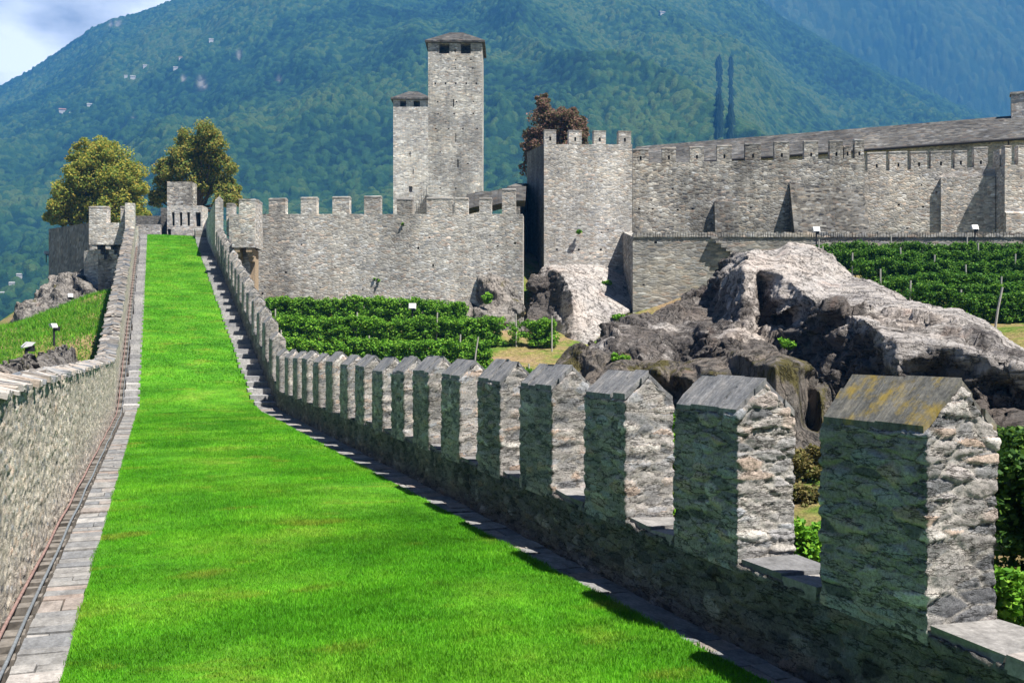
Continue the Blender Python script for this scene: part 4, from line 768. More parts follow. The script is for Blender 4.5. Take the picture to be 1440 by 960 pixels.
mb.build('roof_slope', M['dark_roof'], rr_)

# ------------------------------------------------------------------ right bartizan at the curtain wall's end
bz = thing('bartizan', 'small corbelled stone turret where the curtain wall meets the ramp parapet', 'turret', PX(342, 350, 61.5))
wall('turret_box', pxxy(326, 60.6), pxxy(358.5, 60.6), zpx(348, 60.6), zpx(320, 60.6), 1.9, M['wall_a'], bz)
far_merlons(bz, pxxy(326, 60.6), pxxy(358.5, 60.6), [(336, 358.3)], zpx(320.5, 60.6), zpx(280.5, 60.6), 1.85, M['wall_a'])
far_merlons(bz, pxxy(316, 63.4), pxxy(345, 63.4), [(318.5, 327)], zpx(330, 63.4), zpx(287, 63.4), 0.9, M['wall_a'])
wall('shaft', pxxy(324, 61.5), pxxy(351, 61.5), 1.0, zpx(349, 61.4), 1.0, M['wall_a'], bz)
wall('worn_strip', pxxy(351, 61.7), pxxy(359, 61.7), 1.0, zpx(352, 61.7), 0.8, M['brick'], bz)
for px in (333, 350):
    x, y, z = PX(px, 348, 60.65); mb = MB(); w2 = 0.17
    for dz, dy in ((0, 0.0), (0.27, 0.3), (0.54, 0.6)): mb.box((x, y + 0.5 + dy / 2, z - dz - .27), w2 * 2, 1.0 - dy, .265)
    mb.build('corbel', M['brick'], bz)
# upper parapet block beyond
ub = thing('upper_parapet', 'high shaded parapet block with gabled end above the top of the ramp', 'wall', WK(74, 4.4, 6))
def gabled(parent, s0, s1, r0, r1, z0, ze, gb, mat, name='merlon'):
    rm = (r0 + r1) / 2; mb = MB(); mb.add([WK(s0, r0, z0), WK(s0, r1, z0), WK(s0, r1, ze), WK(s0, rm, ze + gb), WK(s0, r0, ze), WK(s1, r0, z0), WK(s1, r1, z0), WK(s1, r1, ze), WK(s1, rm, ze + gb), WK(s1, r0, ze)],
          [[0, 1, 2, 3, 4], [9, 8, 7, 6, 5], [0, 4, 9, 5], [1, 6, 7, 2], [4, 3, 8, 9], [3, 2, 7, 8]]); return mb.build(name, mat, parent)
gabled(ub, s_of_px(303), s_of_px(285.5), R_IN - .02, R_IN + .54, 3.0, zpx(281, 71), .3, M['wall_a'], 'wall_face')

# ------------------------------------------------------------------ gate works at the top of the ramp
gw = thing('gatehouse', 'small stone gate block with narrow slots at the top of the grass ramp', 'gatehouse', PX(255, 333, 88))
ga, gb_ = pxxy(234.5, 89.5), pxxy(270, 89.5)
wall('upper_block', pxxy(235, 90), pxxy(269.5, 90), zpx(291, 90), zpx(255.5, 90), 1.5, M['wall_c'], gw)
ga, gb_ = pxxy(235, 87), pxxy(284.5, 87)
wall('wall_face', ga, gb_, 5.5, zpx(289, 87), 1.6, M['wall_b'], gw, slit_holes(ga, gb_, [(243.5, 308, 4, 19, 1.2), (254.3, 308, 4, 19, 1.2), (265, 308, 4, 19, 1.2), (278.5, 308.5, 7.5, 20, 1.4), (238, 327, 5, 10, 1.2)]))
wall('low_wall', pxxy(226, 88.2), pxxy(236, 88.2), 5.5, zpx(292, 88.2), 1.0, M['old'], gw)
mb = MB()
for k in range(4): mb.wbox(86.2 + k * .4, 88.5, 3.3, 4.2, 7, float(zg(88)) + .16 * (k + 1))
mb.build('steps', M['terrace'], gw)
wall('front_wall', pxxy(245, 85.8), pxxy(272, 85.8), 6, zpx(322.5, 85.8), .6, M['wall_b'], gw)
ew = thing('end_wall', 'low whitish wall closing the left side of the ramp top', 'wall', PX(215, 333, 88)); wall('wall_face', pxxy(193, 87), pxxy(224.5, 87), 5, zpx(315.5, 87), .6, M['wall_b'], ew)
ow = thing('back_wall', 'dark mossy wall behind the low whitish wall under the left tree', 'wall', PX(212, 312, 92)); wall('wall_face', pxxy(188, 92), pxxy(234, 92), 5, zpx(303.5, 92), .8, M['old'], ow)

# ------------------------------------------------------------------ left turret
lt = thing('wall_turret', 'corbelled square turret with tall merlons on the left boundary wall', 'turret', PX(150, 345, 73))
T0, T1 = pxxy(125, 73), pxxy(176, 73)
wall('turret_box', T0, T1, zpx(344, 73), zpx(313, 73), 2.6, M['wall_b'], lt)
far_merlons(lt, T0, T1, [(125.2, 150)], zpx(313, 73), zpx(291.5, 73), 0.7, M['wall_b'])
far_merlons(lt, pxxy(160, 72.9), pxxy(193, 72.9), [(169.5, 180)], zpx(322, 72.9), zpx(291, 72.9), 0.9, M['wall_b'])
s0_ = s_of_px(193.5, -1.25) if False else 76.0
mb = MB(); mb.wbox(75.0, 79.2, WL_R - .62, WL_R + .01, 4.0, zpx(289.5, 71.5), 0.0, 4.0, zpx(290, 75)); mb.build('wall_end', M['wall_b'], lt)
wall('shaft', pxxy(138, 74.2), pxxy(172, 73.6), -2, zpx(345, 73), 2.0, M['wall_c'], lt)
wall('low_shaft', pxxy(118, 75), pxxy(138.2, 74.6), 2, zpx(352, 75), 1.6, M['wall_b'], lt)
for px in (133, 152):
    x, y, z = PX(px, 344, 73.05); mb = MB()
    for q in range(3): mb.box((x + 0.16 * q, y + .4 + q * .17, z - .34 * (q + 1)), .36, .8 - q * .1, .335)
    mb.build('corbel', M['wall_b'], lt)
fw = thing('outer_wall', 'dark shaded outer castle wall running below the ochre tree at the far left', 'wall', PX(90, 390, 95))
wall('wall_face', pxxy(68.5, 108), pxxy(126, 78), 3.0, zpx(322, 108), 1.2, M['old_far'], fw, (), zpx(313, 78))

# ------------------------------------------------------------------ rocks
def hull(pts):
    bm = bmesh.new(); vs = [bm.verts.new(p_) for p_ in pts]; r = bmesh.ops.convex_hull(bm, input=vs)
    bmesh.ops.delete(bm, geom=[g for g in r['geom_interior'] if isinstance(g, bmesh.types.BMVert)], context='VERTS')
    bm.verts.index_update(); V_ = [tuple(v.co) for v in bm.verts]; F_ = [[v.index for v in f.verts] for f in bm.faces]; bm.free(); return V_, F_
def rock_mass(name, label, pts, mat, bx, vox, blocks, seed, group=None, rough=1.0, strike=(0.8, 0.6), dip=36, inside=None):
    """a base solid under the surface through pts, with fractured tilted blocks set along it, skinned into one mesh"""
    rg = random.Random(seed); f = rbf(pts); x0, x1, y0, y1 = bx; g = 0.35; nx, ny_ = int((x1 - x0) / g) + 1, int((y1 - y0) / g) + 1
    X, Y = np.meshgrid(np.linspace(x0, x1, nx), np.linspace(y0, y1, ny_), indexing='ij'); x, y = X.ravel(), Y.ravel()
    ter = terrain_z(x, y); z = np.maximum(f(x, y) - 0.5 + 0.35 * fbm(P3(x, y) * 0.5, 3, seed), ter - 3.2); N = len(x)
    Ft = grid_faces(nx, ny_); idx = np.arange(N).reshape(nx, ny_); rim = list(idx[:, 0]) + list(idx[-1, 1:]) + list(idx[-2::-1, -1]) + list(idx[0, -2:0:-1]); zb = float(ter.min()) - 4.5
    mb = MB(); nb_ = len(rim); Vb = [tuple(q) for q in np.stack([x, y, z], 1)] + [(x[i], y[i], zb) for i in rim]; Fb = [list(map(int, q)) for q in Ft] + [[int(rim[(k + 1) % nb_]), int(rim[k]), N + k, N + (k + 1) % nb_] for k in range(nb_)] + [list(range(N, N + nb_))]
    mb.add(Vb, Fb)
    st = Vector((strike[0], strike[1], 0)).normalized(); ac = Vector((st.y, -st.x, 0))                    # along strike / down dip, to the right
    for size, step, asp, jump in blocks:
        for ax in np.arange(x0 + .3, x1 - .3, step):
            for ay in np.arange(y0 + .3, y1 - .3, step * 1.25):
                px_, py_ = ax + rg.uniform(-.5, .5) * step, ay + rg.uniform(-.5, .5) * step * 1.25; zs = float(f(px_, py_))
                if zs < float(terrain_z(np.array([px_]), np.array([py_]))[0]) - 0.6: continue
                d_ = math.radians(dip + rg.gauss(0, 9)); tw_ = rg.gauss(0, .3); A_ = (ac * math.cos(tw_) + st * math.sin(tw_)); S_ = (st * math.cos(tw_) - ac * math.sin(tw_)); pl = rg.gauss(0, .14)
                A_ = (A_ * math.cos(d_) + Vector((0, 0, -math.sin(d_)))).normalized(); S_ = (S_ + Vector((0, 0, pl))).normalized(); U_ = A_.cross(S_).normalized(); U_ = U_ if U_.z > 0 else -U_
                k = size * rg.uniform(.6, 1.25); a_, b_, c_ = k * 1.25 * rg.uniform(.8, 1.25), k * asp * rg.uniform(.7, 1.3), k * rg.uniform(.8, 1.3); ctr = Vector((px_, py_, zs + rg.gauss(0, jump))) - U_ * c_ * 1.05; P_ = []
                for sx in (-1, 1):
                    for sy in (-1, 0, 1):
                        for sz in (-1, 1):
                            q = ctr + A_ * (sx * a_ * rg.uniform(.6, 1.1) + (0.35 * a_ if sz < 0 else 0)) + S_ * (sy * b_ * rg.uniform(.65, 1.1)) + U_ * (sz * c_ * (rg.uniform(.72, 1.08))); P_.append(q)
                mb.add(*hull(P_))
    me = bpy.data.meshes.new('raw'); me.from_pydata(mb.V, [], mb.F); ob = bpy.data.objects.new('raw', me); COL.objects.link(ob); md = ob.modifiers.new('skin', 'REMESH'); md.mode = 'VOXEL'; md.voxel_size = vox; md.use_smooth_shade = False
    dg = bpy.context.evaluated_depsgraph_get(); ev = ob.evaluated_get(dg); em = ev.to_mesh(); n_ = len(em.vertices); Vv = np.empty(n_ * 3, np.float32); em.vertices.foreach_get('co', Vv); Vv = Vv.reshape(-1, 3).astype(float)
    Fv = np.array([list(p_.vertices) for p_ in em.polygons if len(p_.vertices) == 4]); ev.to_mesh_clear(); bpy.data.objects.remove(ob); bpy.data.meshes.remove(me)
    N_ = vnormals(Vv, Fv); ra = -math.atan2(strike[0], strike[1]); Q = np.stack([Vv @ np.array(ac), Vv @ np.array(st), Vv[:, 2]], 1)
    dsp = rough * (0.16 * fbm(Q * np.array([1.6, .6, 1.6]), 4, seed + 3, .55) + 0.07 * fbm(Q * np.array([6, 2.0, 6]), 3, seed + 4, .6)); f1, f2, rd = worley(Q * np.array([1.1, .5, 1.1]) + .3 * fbm(Vv * 1.5, 2, 3)[:, None], seed + 5); dsp = dsp + rough * (0.10 * (rd - .5) - .10 * (1 - sstep(0, .07, f2 - f1)))
    Vv = Vv + N_ * dsp[:, None]; ws = Vv[:, 0] * CT + Vv[:, 1] * ST; keep = (Vv[:, 2] > terrain_z(Vv[:, 0], Vv[:, 1]) - 1.0) & ((ws > 5.0) | (ws < -2.0))
    Fv = Fv[keep[Fv].all(1)]; used = np.unique(Fv); mp_ = np.full(n_, -1); mp_[used] = np.arange(len(used))
    return props(mk(name, Vv[used], mp_[Fv], mat), label, 'rock', group)
def pts_px(L_): return [PX(*q) for q in L_]
from mathutils.geometry import delaunay_2d_cdt
def rock_sculpt(name, label, pts, outline, back, mat, vox, seed, creases=(), rough=1.0, grain=(0.6, -0.8, 0), group=None, tone={}, shatter=None):
    """crag modelled facet by facet: named points (px, py, metres away) meshed, given a back, skinned and weathered"""
    if shatter:                                              # broken ground: extra corners standing proud of or behind their neighbours
        ks, cnt_, amp_ = shatter; rg = random.Random(seed); pg = [pts[k][:2] for k in ks]; pts = dict(pts); tone = dict(tone); base = list(pts.values()); xs_, ys_ = [q[0] for q in pg], [q[1] for q in pg]; got = []
        while len(got) < cnt_:
            qx, qy = rg.uniform(min(xs_), max(xs_)), rg.uniform(min(ys_), max(ys_)); r = False
            for i in range(len(pg)):
                (x1, y1), (x2, y2) = pg[i], pg[i - 1]
                if (y1 > qy) != (y2 > qy) and qx < (x2 - x1) * (qy - y1) / (y2 - y1) + x1: r = not r
            if not r or any((qx - p_[0]) ** 2 + (qy - p_[1]) ** 2 < 90 for p_ in got + base): continue
            w_ = [1 / ((qx - p_[0]) ** 2 + (qy - p_[1]) ** 2 + 20) ** 1.5 for p_ in base]; Yq = sum(a_ * p_[2] for a_, p_ in zip(w_, base)) / sum(w_); pts['x%d' % len(got)] = (qx, qy, Yq + rg.uniform(-amp_, amp_)); tone['x%d' % len(got)] = rg.choice((.2, .5, .8)); got.append((qx, qy))
    keys = list(pts); ix = {k: i for i, k in enumerate(keys)}; P = [PX(*pts[k]) for k in keys]; v2 = [Vector((pts[k][0], -pts[k][1])) for k in keys]; ol = [ix[k] for k in outline]
    ed = [(ol[i], ol[(i + 1) % len(ol)]) for i in range(len(ol))]
    for c_ in creases: ed += [(ix[p_], ix[q_]) for p_, q_ in zip(c_[:-1], c_[1:])]
    vo, eo, fo, ov_, oe, of = delaunay_2d_cdt(v2, ed, [], 0, 1e-5); src = [o[0] if o else None for o in ov_]
    Pv = []
    for i, o in enumerate(src):
        if o is not None: Pv.append(P[o])
        else:                                                  # a crossing of two creases: take the nearest named points' distance
            dd = sorted((((vo[i] - w_).length, k) for k, w_ in enumerate(v2)))[:3]; Y_ = sum(P[k][1] / (d_ + 1) for d_, k in dd) / sum(1 / (d_ + 1) for d_, k in dd); Pv.append(PX(vo[i].x, -vo[i].y, Y_))
    poly = [v2[i] for i in ol]
    def inside(q):
        r = False
        for i in range(len(poly)):
            a_, b_ = poly[i], poly[i - 1]
            if (a_.y > q.y) != (b_.y > q.y) and q.x < (b_.x - a_.x) * (q.y - a_.y) / (b_.y - a_.y) + a_.x: r = not r
        return r
    T = [list(t_) for t_ in fo if inside(sum((vo[i] for i in t_), Vector((0, 0))) / len(t_))]
    n0 = len(Pv); bkv = Vector(back); allV = [Vector(p_) for p_ in Pv] + [Vector(p_) + bkv for p_ in Pv]; cnt = {}
    for t_ in T:
        for a_, b_ in zip(t_, t_[1:] + t_[:1]): cnt[(a_, b_)] = 1
    Fs_ = [t_ for t_ in T] + [[i + n0 for i in t_[::-1]] for t_ in T] + [[b_, a_, a_ + n0, b_ + n0] for (a_, b_) in cnt if (b_, a_) not in cnt]
    me = bpy.data.meshes.new('raw'); me.from_pydata([tuple(v) for v in allV], [], Fs_); bm = bmesh.new(); bm.from_mesh(me); bmesh.ops.recalc_face_normals(bm, faces=bm.faces); bm.to_mesh(me); bm.free()
    ob = bpy.data.objects.new('raw', me); COL.objects.link(ob); md = ob.modifiers.new('skin', 'REMESH'); md.mode = 'VOXEL'; md.voxel_size = vox
    dg = bpy.context.evaluated_depsgraph_get(); ev = ob.evaluated_get(dg); em = ev.to_mesh(); n_ = len(em.vertices); Vv = np.empty(n_ * 3, np.float32); em.vertices.foreach_get('co', Vv); Vv = Vv.reshape(-1, 3).astype(float)
    Fv = np.array([list(p_.vertices) for p_ in em.polygons if len(p_.vertices) == 4]); ev.to_mesh_clear(); bpy.data.objects.remove(ob); bpy.data.meshes.remove(me)
    g = Vector(grain).normalized(); h_ = g.cross(Vector((0, 0, 1))).normalized(); k_ = g.cross(h_); Q = np.stack([Vv @ np.array(g), Vv @ np.array(h_), Vv @ np.array(k_)], 1)
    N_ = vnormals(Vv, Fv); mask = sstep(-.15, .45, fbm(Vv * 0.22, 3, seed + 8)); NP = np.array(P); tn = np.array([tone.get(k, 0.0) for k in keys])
    D2 = ((Vv[:, None, :] - NP[None]) ** 2).sum(2) if len(Vv) * len(NP) < 4e7 else np.concatenate([((q[:, None, :] - NP[None]) ** 2).sum(2) for q in np.array_split(Vv, 40)]); wt = 1 / (D2 + .15) ** 1.6; tone_shade = (wt * tn).sum(1) / wt.sum(1)           # some flanks are shattered, some stay smooth
    b1, b2, brd = worley(Q * np.array([.42, .8, .8]) + .45 * fbm(Vv * .6, 3, 3)[:, None], seed + 5); c1, c2, crd = worley(Q * np.array([1.0, 2.4, 2.4]) + .4 * fbm(Vv * 1.5, 2, 4)[:, None], seed + 6)
    d_ = rough * (0.30 + 1.45 * np.clip(tone_shade, 0, 1)) * (0.16 * fbm(Q * np.array([.35, .8, .8]), 4, seed + 3, .55) + (0.4 + .6 * mask) * (0.80 * (brd - .5) - .26 * (1 - sstep(0, .05, b2 - b1)) + 0.32 * (crd - .5) - .12 * (1 - sstep(0, .07, c2 - c1))) + 0.06 * fbm(Q * np.array([1.2, 6, 6]), 4, seed + 4, .6))
    Vv = Vv + N_ * d_[:, None]; ws = Vv[:, 0] * CT + Vv[:, 1] * ST; keep = (Vv[:, 2] > terrain_z(Vv[:, 0], Vv[:, 1]) - 0.8) & ((ws > 5.0) | (ws < -2.0))
    Fv = Fv[keep[Fv].all(1)]; used = np.unique(Fv); mp_ = np.full(n_, -1); mp_[used] = np.arange(len(used))
    return props(mk(name, Vv[used], mp_[Fv], mat, attrs={'stain_shade': tone_shade[used]}), label, 'rock', group)  # carries both the darker rock and the painted cliff shade
BIG = dict(s0=(765, 545, 42), s1=(800, 508, 44), s2=(850, 463, 46), s3=(900, 446, 47.5), s4=(960, 416, 49), s5=(1000, 393, 50), s6=(1035, 363, 49.5), s7=(1052, 352, 47), s8=(1093, 349, 48.5), s9=(1110, 340, 48), s10=(1140, 345, 47.5), s11=(1165, 353, 47), s12=(1205, 387, 45), s13=(1280, 423, 41),
           t1=(1300, 427, 37.5), t2=(1350, 431, 36), t3=(1385, 449, 34.5), t4=(1415, 473, 33), t5=(1445, 494, 31.5), t6=(1510, 520, 30), t0=(1245, 427, 38.2),
           a0=(1000, 447, 47.5), m1=(1047, 378, 44.3), m2=(1046, 440, 42.6), m3=(1063, 380, 44.6), m4=(1060, 458, 42.2), m7=(1067, 402, 45.7), m8=(1067, 448, 44.0), m9=(1090, 366, 46.1), m5=(1101, 386, 43.2), m6=(1097, 441, 41.6), m10=(1165, 402, 42.6), m11=(1160, 414, 41.6), m12=(1122, 428, 41.2), m13=(1240, 429, 38.3), m14=(1172, 420, 40.3),
           d1=(1092, 452, 43.6), d2=(1100, 482, 41.3), d3=(1140, 418, 40.2), d5=(1192, 441, 35.6), d6=(1215, 447, 33.2), d7=(1240, 467, 30.6), d8=(1262, 478, 29.4), d9=(1264, 548, 28.4), d10=(1232, 552, 29.6), d11=(1180, 548, 32.8), d12=(1135, 525, 37.2), dm1=(1150, 470, 39.4), dm2=(1200, 500, 33.4), dm3=(1232, 512, 30.7), dm4=(1180, 465, 36.6),
           e1=(1299, 481, 29.0), e2=(1345, 486, 28.2), e3=(1390, 500, 27.4), e4=(1448, 518, 26.3), e5=(1301, 508, 28.7), e5b=(1266, 513, 29.0), e6=(1388, 548, 27.3), e7=(1312, 525, 29.2), e8=(1345, 542, 28.2), e9=(1445, 565, 26.6),
           f1=(1262, 610, 28), f2=(1330, 610, 27.2), f3=(1400, 610, 26.2), f4=(1460, 625, 25), f5=(1520, 625, 24.5), f6=(1515, 560, 26),
           g1=(860, 478, 42.5), g2=(930, 470, 43), g2b=(945, 452, 46), g3=(1000, 472, 42), g4=(830, 512, 40.5), g5=(900, 500, 39), g6=(1000, 497, 38.5), g7=(1058, 482, 40), g8=(1060, 503, 37.5), g9=(880, 462, 45.5), h0=(780, 570, 40), h1=(820, 575, 38), h2=(900, 575, 36), h3=(1000, 575, 34.5), h4=(1100, 575, 34), h5=(1190, 600, 31))
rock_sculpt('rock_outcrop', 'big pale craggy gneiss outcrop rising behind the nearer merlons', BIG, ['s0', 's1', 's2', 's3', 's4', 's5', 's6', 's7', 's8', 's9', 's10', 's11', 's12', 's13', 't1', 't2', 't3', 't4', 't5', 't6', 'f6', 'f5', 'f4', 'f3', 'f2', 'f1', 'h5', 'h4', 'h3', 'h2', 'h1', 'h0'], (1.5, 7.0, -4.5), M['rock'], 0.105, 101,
            [('s6', 'm1', 'm2'), ('s7', 'm3', 'm4'), ('m7', 'm8'), ('m9', 'm5', 'm6'), ('s10', 'm10', 'm11', 'm14'), ('m6', 'm12', 'd3', 'm11'), ('d1', 'd3', 'd5', 'd6', 'd7', 'd8'), ('d8', 'e1', 'e2', 'e3', 'e4'), ('e1', 'e5', 'e5b', 'd8'), ('d8', 'd9'), ('s13', 't0', 'm13', 'm14'), ('d9', 'd10', 'd11', 'd12', 'd2'), ('e5', 'e7', 'e8', 'e6'), ('m1', 'm3'), ('m3', 'm9'), ('t0', 't1')], 1.0, tone={**{k: .55 for k in 's1 s2 s3 s4 s5 g1 g2 g2b g3 g9 m2 m8 m7 a0 g7 s6'.split()}, **{k: .75 for k in 'g4 g5 g6 g8 h0 h1 h2 h3 h4 h5 d1 d2 d12 d11 d10 d9 e5 e7 e8 e6 f1 f2 f3 e9 f4'.split()}, **{k: 1.0 for k in 'd1 d2 d12 d11 d10 dm1 dm2 dm4'.split()}, 'dm3': .85, 'd5': .15, 'd6': .1, 'd3': .5, 'm4': .25, 'm1': .4, 'e2': .2, 'e3': .2, 's0': .6, 'e5b': .1}, shatter=('s1 s2 s3 s4 s5 a0 m2 m4 g7 g8 h4 h3 h2 h1 g4'.split(), 55, 1.5))  # tones: left mass is darker rock; shade is painted on the left-facing cliffs
LOW = dict(a=(765, 550, 33), b=(783, 508, 32.5), c=(800, 487, 32.5), d=(815, 480, 32), e=(835, 491, 31.5), f=(862, 496, 31.5), g=(900, 506, 30.5), h=(930, 500, 30.5), i=(960, 506, 29.8), j=(1000, 501, 29.5), k=(1030, 491, 28.5), l=(1060, 488, 27.5), m=(1090, 493, 27), n=(1118, 501, 26.6), o=(1148, 516, 26), p=(1166, 542, 25.6), q=(1176, 610, 24.8), r=(1180, 670, 23.5),
           a1=(800, 520, 30), a2=(840, 540, 29.2), a3=(832, 512, 30.6), b1=(872, 520, 28.8), b2=(866, 550, 29.8), b3=(905, 530, 29.8), b4=(925, 522, 28.2), b5=(922, 552, 29.2), b6=(965, 530, 27.6), b7=(960, 556, 28.6), b8=(1000, 525, 27.2), b9=(1010, 560, 27.2), c1=(1035, 520, 27.5), c2=(1040, 560, 26.8), c3=(1062, 512, 26.2), c4=(1066, 600, 25.6), c5=(1090, 514, 24.6), c6=(1094, 605, 24.0), c7=(1121, 517, 24.8), c8=(1124, 605, 24.1), c9=(1135, 535, 26.2), c10=(1140, 600, 25.6), c11=(1152, 550, 24.9), c12=(1156, 610, 24.6),
           z1=(770, 610, 28.5), z2=(850, 625, 27), z3=(930, 640, 25.5), z4=(1010, 655, 24), z5=(1090, 670, 22.8), z6=(1140, 675, 22.8))
LOWX = 'b c d e f g h i j k l c3 b8 b9 b7 b5 b2 a2 a1'.split()
rock_sculpt('rock_ledge', 'lower brown mossy rock ledge in front of the big pale outcrop', LOW, list('abcdefghijklmnopqr') + ['z6', 'z5', 'z4', 'z3', 'z2', 'z1'], (0.6, 3.2, -3.0), M['rock2'], 0.07, 131, [('c3', 'c4'), ('c5', 'c6'), ('c7', 'c8'), ('c9', 'c10'), ('c11', 'c12'), ('b1', 'b2'), ('b4', 'b5'), ('b6', 'b7'), ('b8', 'b9')], 0.6, (0.05, 0.1, -1.0), shatter=(LOWX, 30, .8))
R3 = dict(a=(736, 470, 65.5), b=(742, 415, 68.5), c=(752, 386, 69.5), d=(766, 372, 69.6), e=(800, 371, 69.8), f=(850, 373, 69.9), g=(880, 388, 69.2), h=(910, 417, 66.5), i=(898, 432, 65), j=(872, 443, 63.2), k=(850, 468, 61.3), l=(826, 486, 60.2), m=(800, 498, 60.5), n=(765, 500, 62.5), p=(790, 384, 66.8), q=(803, 408, 63.6), r=(807, 440, 62.6), s=(770, 440, 66.5), t=(850, 396, 67.2), u=(842, 430, 63.6), v=(880, 425, 65), w=(775, 405, 67.6), x=(745, 520, 62), y=(840, 520, 58.5))
rock_sculpt('rock_outcrop', 'pale rock under the tall castle block with a dark left flank', R3, list('abcdefghijkl') + ['y', 'x'], (0.5, 6, -3), M['rock'], 0.12, 151, [('d', 'p', 'q', 'r', 'l'), ('t', 'u', 'k')], 0.7, tone=dict(a=.7, b=.7, c=.6, n=.7, s=.8, w=.7, x=.7, m=.6, p=.3))  # tones paint the shade of the left flank into the rock colour
r4 = pts_px([(662, 440, 61), (680, 402, 61.6), (700, 390, 61.8), (718, 396, 61.7), (733, 425, 61.2), (700, 425, 60.4), (690, 452, 59.6), (725, 455, 59.6)]) + [(x, y, z - 4) for x, y, z in pts_px([(650, 450, 60), (640, 440, 63), (700, 470, 57.5), (745, 460, 60), (745, 450, 64), (700, 400, 65)])]
rock_mass('rock_boulder', 'rounded brownish rock at the foot of the pale curtain wall', r4, M['rock2b'], (-4, 1.6, 57.5, 64), 0.08, [(.8, 1.3, 1.2, .1)], 161, rough=0.8)
r5 = pts_px([(20, 445, 70), (45, 425, 73), (75, 405, 76), (100, 388, 77), (130, 383, 77), (140, 400, 74), (100, 410, 72), (70, 432, 70), (40, 447, 68), (125, 425, 70)]) + [(x, y, z - 6) for x, y, z in pts_px([(-10, 460, 70), (0, 450, 78), (40, 430, 84), (90, 400, 84), (140, 395, 84), (160, 430, 70), (60, 465, 62), (110, 455, 63)])]
rock_mass('rock_outcrop', 'weathered brown rock below the dark outer wall at the far left', r5, M['rock2b'], (-42, -28.5, 62, 84), 0.13, [(.9, 1.5, .9, .1), (.5, 1.3, .9, .1)], 171)
R6 = dict(a=(-70, 530, 26), b=(-10, 508, 28.5), c=(28, 497, 31), d=(62, 490, 33), e=(90, 481, 35), f=(106, 489, 36.2), g=(108, 532, 35), h=(66, 548, 30), i=(0, 566, 26), j=(-70, 580, 23.5), k=(20, 530, 28.2), l=(58, 520, 31.4), m=(88, 508, 33.6))
rock_sculpt('rock_ledge', 'low grey rock just outside the left boundary wall, under the nearest floodlight', R6, list('abcdefghij'), (-1.2, 3.5, -2.5), M['rock2b'], 0.09, 181, [('k', 'l', 'm')], 0.6, (0.3, 0.9, -.3), shatter=(list('abcdefghij'), 14, .5))
# ------------------------------------------------------------------ foliage
def leaves(C, n_, size, seed_n=None, flat=0.0):
    """n_ small leaf blades around each of the centres C = (x, y, z, radius)"""
    C = np.asarray(C, float); k = len(C); idx = np.repeat(np.arange(k), n_); N_ = len(idx)
    d = RNG.normal(size=(N_, 3)); d /= np.linalg.norm(d, axis=1, keepdims=True); rr = RNG.uniform(0.25, 1.0, N_) ** 0.6
    P = C[idx, :3] + d * (rr * C[idx, 3])[:, None] * np.array([1, 1, 0.8]); a = RNG.normal(size=(N_, 3)); a[:, 2] *= 0.5; a /= np.linalg.norm(a, axis=1, keepdims=True)
    nn = d * 0.7 + RNG.normal(size=(N_, 3)) * 0.6 + np.array([0, 0, 0.35]); b_ = np.cross(nn, a); b_ /= np.maximum(np.linalg.norm(b_, axis=1, keepdims=True), 1e-6); sz = (size * RNG.uniform(.55, 1.3, N_))[:, None]
    a *= sz; b_ *= sz * 0.75; Vv = np.stack([P - a * .5, P + b_ * .45 - a * .05, P + a * .5, P - b_ * .45 - a * .05], 1).reshape(-1, 3); return Vv, np.arange(N_ * 4).reshape(-1, 4)
def tree(label, base, lobes, Y, mat, n_, size, kind='broadleaf_tree', sub=20, group=None, swell=1.2):
    bx, by, bz_ = base; t = thing(kind, label, 'tree', base, group); cl = []; tips = []
    for px, py, rp in lobes:
        x, y, z = PX(px, py, Y + random.uniform(-2.2, 2.2)); R = swell * rp / F_PX * Y; tips.append((x, y, z, R))
        for _ in range(sub):
            v = Vector((random.gauss(0, 1), random.gauss(0, 1), random.gauss(0, 1))).normalized() * R * random.uniform(.45, 1.0); cl.append((x + v.x, y + v.y, z + v.z * .9, R * random.uniform(.3, .6)))
    Vv, Fv = leaves(cl, n_, size); mk('crown', Vv, Fv, mat, t)
    tb = MB(); top = max(p_[2] for p_ in tips); ht = top - bz_; cx = sum(p_[0] for p_ in tips) / len(tips)
    trunk = [(bx, by, bz_ - .5), (bx + .1, by, bz_ + ht * .25), (bx * .6 + cx * .4, by, bz_ + ht * .5), (bx * .4 + cx * .6, by, bz_ + ht * .72)]; tb.tube(trunk, [ht * .035, ht * .028, ht * .02, ht * .01], 9)
    for x, y, z, R in tips:
        a = Vector(trunk[2]) if z > trunk[2][2] + 1 else Vector(trunk[1]); b_ = Vector((x, y, z)); mid = a.lerp(b_, .5) + Vector((0, 0, -.06 * ht)); tb.tube([a, mid, b_, b_ + Vector((random.uniform(-.5, .5), 0, R * .7))], [ht * .014, ht * .010, ht * .006, ht * .003], 6)
    tb.build('trunk', M['bark'], t); return t
tree('ochre and green broadleaf tree, left one of the two beyond the boundary wall', PX(140, 325, 102)[:2] + (6.0,), [(132, 214, 20), (155, 222, 22), (118, 226, 17), (175, 248, 24), (128, 250, 26), (155, 268, 26), (185, 268, 18), (100, 270, 20), (85, 292, 17), (110, 300, 22), (150, 300, 24), (188, 296, 17), (80, 308, 11), (198, 302, 9), (142, 236, 20), (112, 248, 16), (165, 290, 22), (130, 278, 22), (95, 300, 15)], 102, M['maple'], 190, 0.26)
